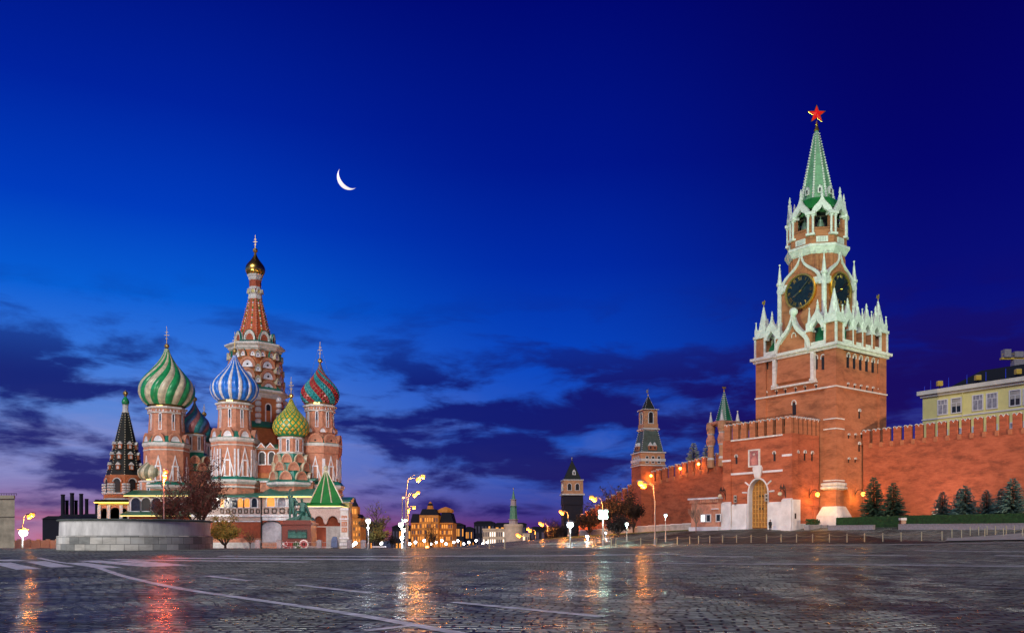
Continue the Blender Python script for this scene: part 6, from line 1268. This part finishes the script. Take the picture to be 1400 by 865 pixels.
# ------------------------------------------------------------------ trees
def grow(e, X, Y, g, H_, spread, crown, lm, bark, n_leaf, seed, lsize, low=.28, wild=1.):
    """trunk > limbs > twigs; leaves hang along the twigs"""
    rnd = random.Random(seed); tr = MB(); tips = []
    def br(p, d, L, r_, lv):
        n = 3; q = Vector(p)
        for i in range(n):
            nd = (d + Vector((rnd.uniform(-.25, .25), rnd.uniform(-.25, .25), rnd.uniform(-.1, .22))) * wild).normalized(); e_ = q + nd * L / n; tr.tube(q, e_, r_ * (1 - i / n * .45), r_ * (1 - (i + 1) / n * .45), bark, 5 if lv < 2 else 3); q, d = e_, nd
            if lv >= 2: tips.append(q.copy())
            if lv < 3 and (i > 0 or lv > 0):
                for _ in range(2 if lv < 2 else 1):
                    a = rnd.uniform(0, 2 * PI); s = Vector((math.cos(a), math.sin(a), rnd.uniform(-.05, .6))); br(q, (d * .5 + s * spread).normalized(), L * rnd.uniform(.5, .72), r_ * .5, lv + 1)
        tips.append(q.copy())
    tr.lathe([(.05 * H_ * .62, 0), (.022 * H_ + .04, H_ * low)], 7, bark)
    for i in range(6): a = 2 * PI * i / 6 + rnd.random(); br((0, 0, H_ * low * rnd.uniform(.7, 1)), Vector((math.cos(a) * spread, math.sin(a) * spread, rnd.uniform(.6, 1.2))).normalized(), H_ * .36 * rnd.uniform(.75, 1.05), .016 * H_ + .02, 0)
    br((0, 0, H_ * low), Vector((0, 0, 1)), H_ * .42, .02 * H_, 0)
    mz_ = max(p.z for p in tips); mr = max(math.hypot(p.x, p.y) for p in tips); sz, sr = H_ / mz_, crown / mr
    tr.v = [(x * sr, y * sr, z * sz) for x, y, z in tr.v]; t_ = tr.build('trunk', e, (0, 0, 0))
    if n_leaf:
        lf = MB()
        for _ in range(n_leaf):
            p = rnd.choice(tips); c = Vector((p.x * sr, p.y * sr, p.z * sz)) + Vector((rnd.gauss(0, 1), rnd.gauss(0, 1), rnd.gauss(0, .8))) * lsize * 1.6; s = lsize * rnd.uniform(.5, 1.1); a, d = [Vector((rnd.uniform(-1, 1), rnd.uniform(-1, 1), rnd.uniform(-1, 1))).normalized() for _ in '12']; lf.add([c - a * s, c + d * s * .55, c + a * s, c - d * s * .55], [(0, 1, 2, 3)], lm)
        lf.build('crown', e, (0, 0, 0))
def tree(px, Y, ytop, hw, lm, label, seed, n=2600, ls=.22, bark='bark', low=.28, spread=.8, group=None, name='tree'):
    X = PX(px, Y); g = ground_h(X, Y); e = empty(name, (X, Y, g), label, 'tree' if 'tree' in name else 'shrub', group); grow(e, X, Y, g, PZ(ytop, Y) - g, spread, hw * Y / F, lm, bark, n, seed, ls, low); return e
tree(272, 148, 622, 46, 'leaf_red', 'wide dark red-leaved tree half covering the cathedral galleries', 21, 6800, .24, low=.18)
tree(228, 142, 650, 42, 'leaf_red', 'sparse dark red tree behind the lamp with red-orange globes', 22, 3600, .22, spread=1.0)
tree(308, 128, 697, 29, 'leaf_yellow', 'low yellow-leaved bushy tree at the right end of the stone platform', 23, 5200, .19, low=.08, spread=1.1)
tree(342, 127, 722, 11, 'leaf_yellow', 'thin nearly bare sapling in front of the brick gallery wall', 24, 90, .12)
tree(514, 150, 681, 26, 'leaf_olive', 'bare-topped tree with yellowing leaves behind a white globe lamp', 25, 500, .22, spread=.9)
tree(518, 146, 718, 19, 'leaf_olive', 'rounded yellow-green tree right of the single white globe lamp', 26, 1800, .2, low=.2)
for px, Y, yt, hw, sd, lab in ((840, 176, 658, 34, 31, 'broad dark brown tree between the four-globe lamp and the large orange lamp'), (806, 182, 684, 28, 32, 'brown tree directly behind the four-globe lamp'), (866, 172, 664, 24, 33, 'dark brown tree at the foot of the green tent-roofed tower'), (760, 250, 706, 20, 34, 'small dim tree left of the dark-roofed square tower'), (800, 240, 706, 20, 35, 'low dark tree at the right foot of the dark-roofed square tower'), (846, 160, 704, 22, 36, 'low bushy tree above the grass bank')):
    tree(px, Y, yt, hw, 'leaf_brown', lab, sd, 2600, .25, low=.1)
tree(951.5, 149, 676, 13, None, 'slender bare tree in front of the brick guardhouse', 41, 0, .1, 'bark_pale', .35, .7)
for px, Y, yt, hw, sd, lab in ((535, 170, 728, 9, 42, 'small bare tree left of the mast of white globes'), (590, 260, 706, 14, 43, 'bare tree in front of the palace-like building')): tree(px, Y, yt, hw, 'leaf_brown', lab, sd, 250, .25)

# ------------------------------------------------------------------ far buildings
def facade(e, x0, x1, Y, z0, z1, nx_, nz, wm, w_=.5, h_=.6, name='window', alt=None, rnd=random.Random(2)):
    dx, dz = (x1 - x0) / nx_, (z1 - z0) / nz
    mb = MB(); mb.bx(-dx * w_ / 2, dx * w_ / 2, -.12, .05, 0, dz * h_, wm); a = mb.mesh(name); mb = MB(); mb.bx(-dx * w_ / 2, dx * w_ / 2, -.12, .05, 0, dz * h_, alt or wm); a2 = mb.mesh(name)
    for i in range(nx_):
        for j in range(nz): inst(name, a if rnd.random() < .6 else a2, e, (x0 + dx * (i + .5) - OFF[e][0], Y - OFF[e][1], z0 + dz * (j + .2) - OFF[e][2]))
def block(px0, px1, ytop, Y, dep, m_, label, name='building', cat='building', zb=None, roof=None, win_=None):
    x0, x1 = PX(px0, Y), PX(px1, Y); g = (ground_h((x0 + x1) / 2, Y) if zb is None else zb) - .5; zt = PZ(ytop, Y); e = empty(name, ((x0 + x1) / 2, Y, g + .5), label, cat)
    b = MB(); b.bx(x0, x1, Y, Y + dep, g, zt, m_); b.build('wall', e)
    if roof: b = MB(); b.prism([(x0 - .5, zt), (x1 + .5, zt), (x1 - roof, zt + roof * .5), (x0 + roof, zt + roof * .5)], 'far_dark', (0, Y - .4, 0), d=(0, dep, 0)); b.build('roof', e)
    else: b = MB(); b.frame(x0, x1, Y, Y + dep, zt - .6, zt + .2, .3, m_); b.build('cornice', e)
    if win_: facade(e, x0, x1, Y, PZ(748, Y) if win_[3] is None else win_[3], zt - 1, win_[0], win_[1], win_[2], alt=win_[4])
    return e
# palace-like hotel lit in orange
YH = 430.; hx = lambda px: PX(px, YH); hz = lambda y: PZ(y, YH)
ho = empty('palace_building', (hx(592), YH, -17), 'palace-like stepped building lit orange with a domed corner far down the road', 'building')
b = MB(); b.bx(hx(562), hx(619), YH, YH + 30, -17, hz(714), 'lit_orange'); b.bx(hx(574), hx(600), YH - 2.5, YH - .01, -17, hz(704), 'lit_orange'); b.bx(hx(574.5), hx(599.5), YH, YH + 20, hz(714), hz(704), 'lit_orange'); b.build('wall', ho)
b = MB(); b.prism([(hx(574), hz(704)), (hx(600), hz(704)), (hx(596), hz(695.5)), (hx(578), hz(695.5))], 'far_dark', (0, YH - 2, 0), d=(0, 18, 0)); b.prism([(hx(601), hz(714)), (hx(620), hz(714)), (hx(616), hz(700)), (hx(604), hz(700))], 'far_dark', (0, YH - .2, 0), d=(0, 25, 0)); b.prism([(hx(561), hz(714)), (hx(573.5), hz(714)), (hx(572), hz(702)), (hx(564), hz(702))], 'far_dark', (0, YH - .2, 0), d=(0, 25, 0)); b.build('roof', ho)
b = MB(); b.lathe([(2.6, hz(696)), (1.6, hz(694)), (1.5, hz(690.5), 'far_dark'), (1.0, hz(687)), (.1, hz(684.5))], 8, 'lit_orange', (hx(587), YH + 5)); b.build('cupola', ho)
b = MB(); b.lathe([(4.2, hz(700)), (4.2, hz(696.5)), (2.6, hz(694)), (.4, hz(692))], 10, 'lit_orange', (hx(608), YH + 6)); b.build('cupola', ho)
for y in (715, 722.5, 730.5): b = MB(); b.bx(hx(561.8), hx(619.2), YH - .8, YH - .02, hz(y) - .25, hz(y) + .25, 'lit_orange'); b.build('cornice', ho)
rr = random.Random(9)
facade(ho, hx(600.5), hx(618.5), YH, hz(748), hz(715), 6, 4, 'win_far', .45, .6, alt='win_dim', rnd=rr); facade(ho, hx(574.5), hx(599.5), YH - 2.6, hz(748), hz(706), 8, 5, 'win_far', .42, .6, alt='win_dim', rnd=rr); facade(ho, hx(562.5), hx(573.5), YH, hz(748), hz(715), 4, 4, 'win_far', .45, .6, alt='win_dim', rnd=rr)
# orange church tower behind the cathedral
YO = 330.; ox = lambda px: PX(px, YO); oz = lambda y: PZ(y, YO)
oc = empty('church_building', (ox(484), YO, -12), 'small church lit orange with a dark-capped tower behind the cathedral porch', 'church')
b = MB(); b.bx(ox(474), ox(493), YO, YO + 12, -14, oz(708), 'lit_orange'); b.build('wall', oc); b = MB(); b.bx(ox(479), ox(489), YO - .3, YO + 5, oz(708), oz(692), 'lit_orange'); b.bx(ox(478), ox(490), YO - .6, YO + 5.3, oz(706), oz(705), 'lit_orange'); b.build('bell_tower', oc); b = MB(); b.lathe([(1.45, oz(692)), (1.1, oz(688.5)), (.5, oz(685)), (.06, oz(679))], 8, 'far_dark', (ox(484), YO + 2)); b.build('cap', oc); b = MB(); b.prism([(ox(473), oz(708)), (ox(478.9), oz(708)), (ox(478.9), oz(702))], 'far_dark', (0, YO, 0), d=(0, 11, 0)); b.prism([(ox(489.1), oz(708)), (ox(494), oz(708)), (ox(489.1), oz(702))], 'far_dark', (0, YO, 0), d=(0, 11, 0)); b.build('roof', oc)
facade(oc, ox(475), ox(493), YO, oz(742), oz(710), 5, 4, 'win_far', .4, .5, alt='win_dim', rnd=rr)
for px in (482, 486): b = MB(); b.bx(ox(px) - .35, ox(px) + .35, YO - .45, YO - .2, oz(702), oz(695), 'win_far'); b.build('window', oc)
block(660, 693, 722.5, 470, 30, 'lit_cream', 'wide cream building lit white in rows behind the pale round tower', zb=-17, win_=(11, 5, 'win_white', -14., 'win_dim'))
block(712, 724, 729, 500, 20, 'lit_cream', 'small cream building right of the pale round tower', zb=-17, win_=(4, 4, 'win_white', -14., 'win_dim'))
for px0, px1, yt, Y, lab in ((618, 634, 717, 520, 'dark block right beside the orange palace-like building'), (634, 648, 722, 560, 'dark low block, second right of the palace-like building'), (648, 676, 714, 640, 'dark stepped silhouette block behind the white-lit cream building'), (676, 720, 716, 700, 'long dark silhouette block behind the pale round tower'), (724, 768, 722, 520, 'dark block behind the receding orange lamps'), (494, 512, 716, 420, 'dark block behind the bare-topped yellowing tree'), (536, 562, 720, 480, 'dark block left of the palace-like building')):
    block(px0, px1, yt, Y, 25, 'far_dark', lab, zb=-18, roof=2.5, win_=(6, 3, 'win_dim', -13., 'win_far'))
# left edge: tan building, river-side parapet, dark blocks, power-station chimneys
X1_, Xb = PX(20, 150), PX(19, 172); tn = empty('building', (PX(-20, 150), 150, -.3), 'tan plastered building at the square edge with a dark roof rail', 'building')
b = MB(); zt = PZ(677.5, 150); b.add([(x, y, z) for z in (-1., zt) for x, y in ((PX(-60, 150), 150), (X1_, 150), (Xb, 172), (PX(-60, 172), 172))], [(3, 2, 1, 0), (4, 5, 6, 7), (0, 1, 5, 4), (1, 2, 6, 5), (2, 3, 7, 6), (3, 0, 4, 7)], 'tan_wall'); b.build('wall', tn)
b = MB(); b.bx(PX(-60, 150), X1_ + .1, 149.7, 149.99, zt - .5, zt + .1, 'tan_wall'); b.bx(PX(-60, 150), X1_ + .05, 149.8, 149.98, PZ(706, 150), PZ(704.5, 150), 'tan_wall'); b.build('cornice', tn)
X0 = PX(20, 150); tb = empty('roof_rail', (PX(-10, 150), 150.5, PZ(677, 150)), 'dark iron rail along the roof edge of the tan building', 'railing'); b = MB(); b.path([(PX(-46, 150), 150.6, PZ(674, 150)), (X0, 150.6, PZ(674, 150))], .05, 'iron')
for i in range(20): xx = PX(-46, 150) + (X0 - PX(-46, 150)) * i / 19; b.tube((xx, 150.6, PZ(677, 150)), (xx, 150.6, PZ(674, 150)), .04, .04, 'iron')
b.build('rail', tb)
pw = empty('parapet_wall', (PX(55, 180), 180, -.8), 'low pinkish parapet wall between the tan building and the round platform', 'wall'); b = MB(); b.bx(PX(10, 180), PX(82, 180), 180, 180.6, -2.5, PZ(738, 180), 'pink_stone'); b.build('wall_face', pw)
for i in range(6): b = MB(); x = PX(14 + i * 13, 180); b.bx(x - .4, x + .4, 179.7, 179.99, -2.5, PZ(736.5, 180), 'pink_stone'); b.build('pier', pw)
for px0, px1, yt, Y, lab in ((58, 92, 709, 420, 'low dark block behind the white globe at the square edge'), (80, 112, 706, 520, 'dark block under the two left chimneys'), (110, 140, 705, 560, 'dark block under the right chimneys beside the bell tower')):
    block(px0, px1, yt, Y, 30, 'far_dark', lab, zb=-14, roof=3)
CH = 'dark tall power-station chimney on the pink horizon'
for px, w_, yt, Y, lab in ((86, 5.2, 677, 900, 'leftmost tall dark chimney, with a shorter one close on its right'), (91.5, 4.2, 685, 905, 'short dark chimney hugging the leftmost tall one'), (98.5, 5.2, 675, 900, 'tallest dark chimney, third along the row'), (104, 4.2, 685, 905, 'short dark chimney between the two middle tall ones'), (111, 5, 676, 900, 'tall dark chimney left of the smoking one'), (118.5, 4.4, 683, 905, 'dark chimney with a plume of dark smoke'), (132.5, 4.8, 684, 900, 'dark chimney closest to the bell tower')):
    X, r_ = PX(px, Y), w_ / 2 * Y / F; e = empty('chimney', (X, Y, -16), lab, 'chimney', 'power-station chimneys on the horizon'); b = MB(); b.lathe([(r_ * 1.15, -16), (r_ * .95, PZ(yt, Y))], 14, 'far_dark', (X, Y)); b.build('shaft', e); b = MB(); b.lathe([(r_ * 1.1, PZ(yt, Y) + .02), (r_ * 1.1, PZ(yt, Y) + 1.2), (r_ * .7, PZ(yt, Y) + 1.3)], 14, 'far_dark', (X, Y)); b.build('rim', e)

# ------------------------------------------------------------------ ground: pavements, drive, painted lines
patch('drive', [kw(-35.5, -40), kw(-8.8, -6), kw(-9.2, 24), kw(-34.6, 24)], (24, 40), 'drive', .02)
pav = [hit(px, py) for px, py in ((1150, 743.2), (1288, 740.2))]
def strip_on_ground(name, pts, wd, dz=.012, m_='line_paint', seg=1.0):
    P = [Vector(p) for p in pts]; Q = []
    for a, c in zip(P, P[1:]):
        n = max(1, int((c - a).length / seg)); Q += [a.lerp(c, i / n) for i in range(n)]
    Q.append(P[-1]); mb = MB(); vs = []
    for i, p in enumerate(Q):
        d = (Q[min(i + 1, len(Q) - 1)] - Q[max(i - 1, 0)]).normalized(); nrm = Vector((-d.y, d.x))
        for s in (-1, 1): q = p + nrm * wd / 2 * s; vs.append((q.x, q.y, ground_h(q.x, q.y) + dz))
    mb.add(vs, [(2 * i, 2 * i + 1, 2 * i + 3, 2 * i + 2) for i in range(len(Q) - 1)], m_); o = mb.build(name, smooth=True); o['kind'] = 'structure'; return o
def smooth_px(pts, n=6):
    o = []
    for i in range(len(pts) - 1):
        p0, p1, p2, p3 = pts[max(i - 1, 0)], pts[i], pts[i + 1], pts[min(i + 2, len(pts) - 1)]
        for k in range(n): t_ = k / n; o.append(tuple(.5 * (2 * b_ + (c - a) * t_ + (2 * a - 5 * b_ + 4 * c - d) * t_ * t_ + (3 * b_ - a - 3 * c + d) * t_ ** 3) for a, b_, c, d in zip(p0, p1, p2, p3)))
    return o + [pts[-1]]
L_ = lambda *p: [hit(*q) for q in p]
strip_on_ground('road_marking', L_(*smooth_px([(52, 762), (80, 768), (130, 775), (175, 789), (250, 805), (330, 817), (420, 830), (520, 846), (640, 868), (760, 890)])), .30)
for p, wd in ((((283, 787), (342, 794)), .34), (((408, 799.5), (506, 810.5)), .32), (((620, 823), (824, 843)), .30), (((500, 862), (566, 855)), .22), (((0, 769), (40, 778)), 1.0), (((48, 767), (86, 775)), 1.0), (((100, 769), (152, 776)), 1.0), (((120, 766), (215, 774)), 1.2), (((170, 766), (245, 773)), 1.2), (((0, 765), (26, 766.5)), 1.2)): strip_on_ground('road_marking', L_(*p), wd)
for p, wd in ((((150, 764.5), (300, 766.5), (420, 768)), 1.0), (((230, 762.5), (420, 764), (560, 765)), 1.3), (((640, 766.5), (800, 768.5), (1000, 770.5), (1200, 772), (1420, 774.5)), .55), (((1030, 769.5), (1420, 772.8)), .3), (((930, 759.8), (1030, 760.8)), .9), (((1120, 758), (1240, 759.4)), .8), (((1250, 752.4), (1420, 754)), .8), (((1360, 759.2), (1420, 759.9)), 1.0), (((300, 759.8), (560, 760.2), (760, 759.2), (930, 757)), 1.2)): strip_on_ground('road_marking', L_(*p), wd)
strip_on_ground('pavement', L_((760, 752.6), (880, 750.2), (980, 747.6), (1080, 746.2), (1180, 745.4), (1300, 743.2), (1420, 741.5)), 2.0, .05, 'concrete')
kp = L_((1292, 740.4), (1420, 738.4))
patch('pavement', [kp[0], kp[1], (kp[1][0] + 9, kp[1][1] + 13), (kp[0][0] + 5, kp[0][1] + 9)], (18, 8), 'concrete', .14)
patch('road', [hit(-120, 791), hit(760, 777), (26, 108), (-75, 108)], (70, 46), 'setts_light', .006)
# crescent moon: the sunlit half of a ball, far off
Ym = 5200.; c = Vector((PX(476.5, Ym), Ym, PZ(243, Ym))); rm = 15.5 / F * Ym; dv = c.normalized(); pe = Vector((-.72, 0, -.70)); pe = (pe - dv * pe.dot(dv)).normalized(); ph = R(131)
lamp_mat('moon_lit', (1., .93, .90), .92); mb = MB(); po = dv.cross(pe).normalized(); vs = []; nu, nv = 40, 6
for i in range(nu + 1):
    la = -PI / 2 + PI * i / nu
    for j in range(nv + 1):
        th = (PI - ph) * j / nv; vs.append(c + rm * (math.cos(la) * (pe * math.cos(th) - dv * math.sin(th)) + po * math.sin(la)))
mb.add(vs, [(i * (nv + 1) + j, i * (nv + 1) + j + 1, (i + 1) * (nv + 1) + j + 1, (i + 1) * (nv + 1) + j) for i in range(nu) for j in range(nv)], 'moon_lit')
solid('moon', 'thin bright crescent moon alone in the deep blue sky', 'moon', mb, tuple(c), smooth=True)
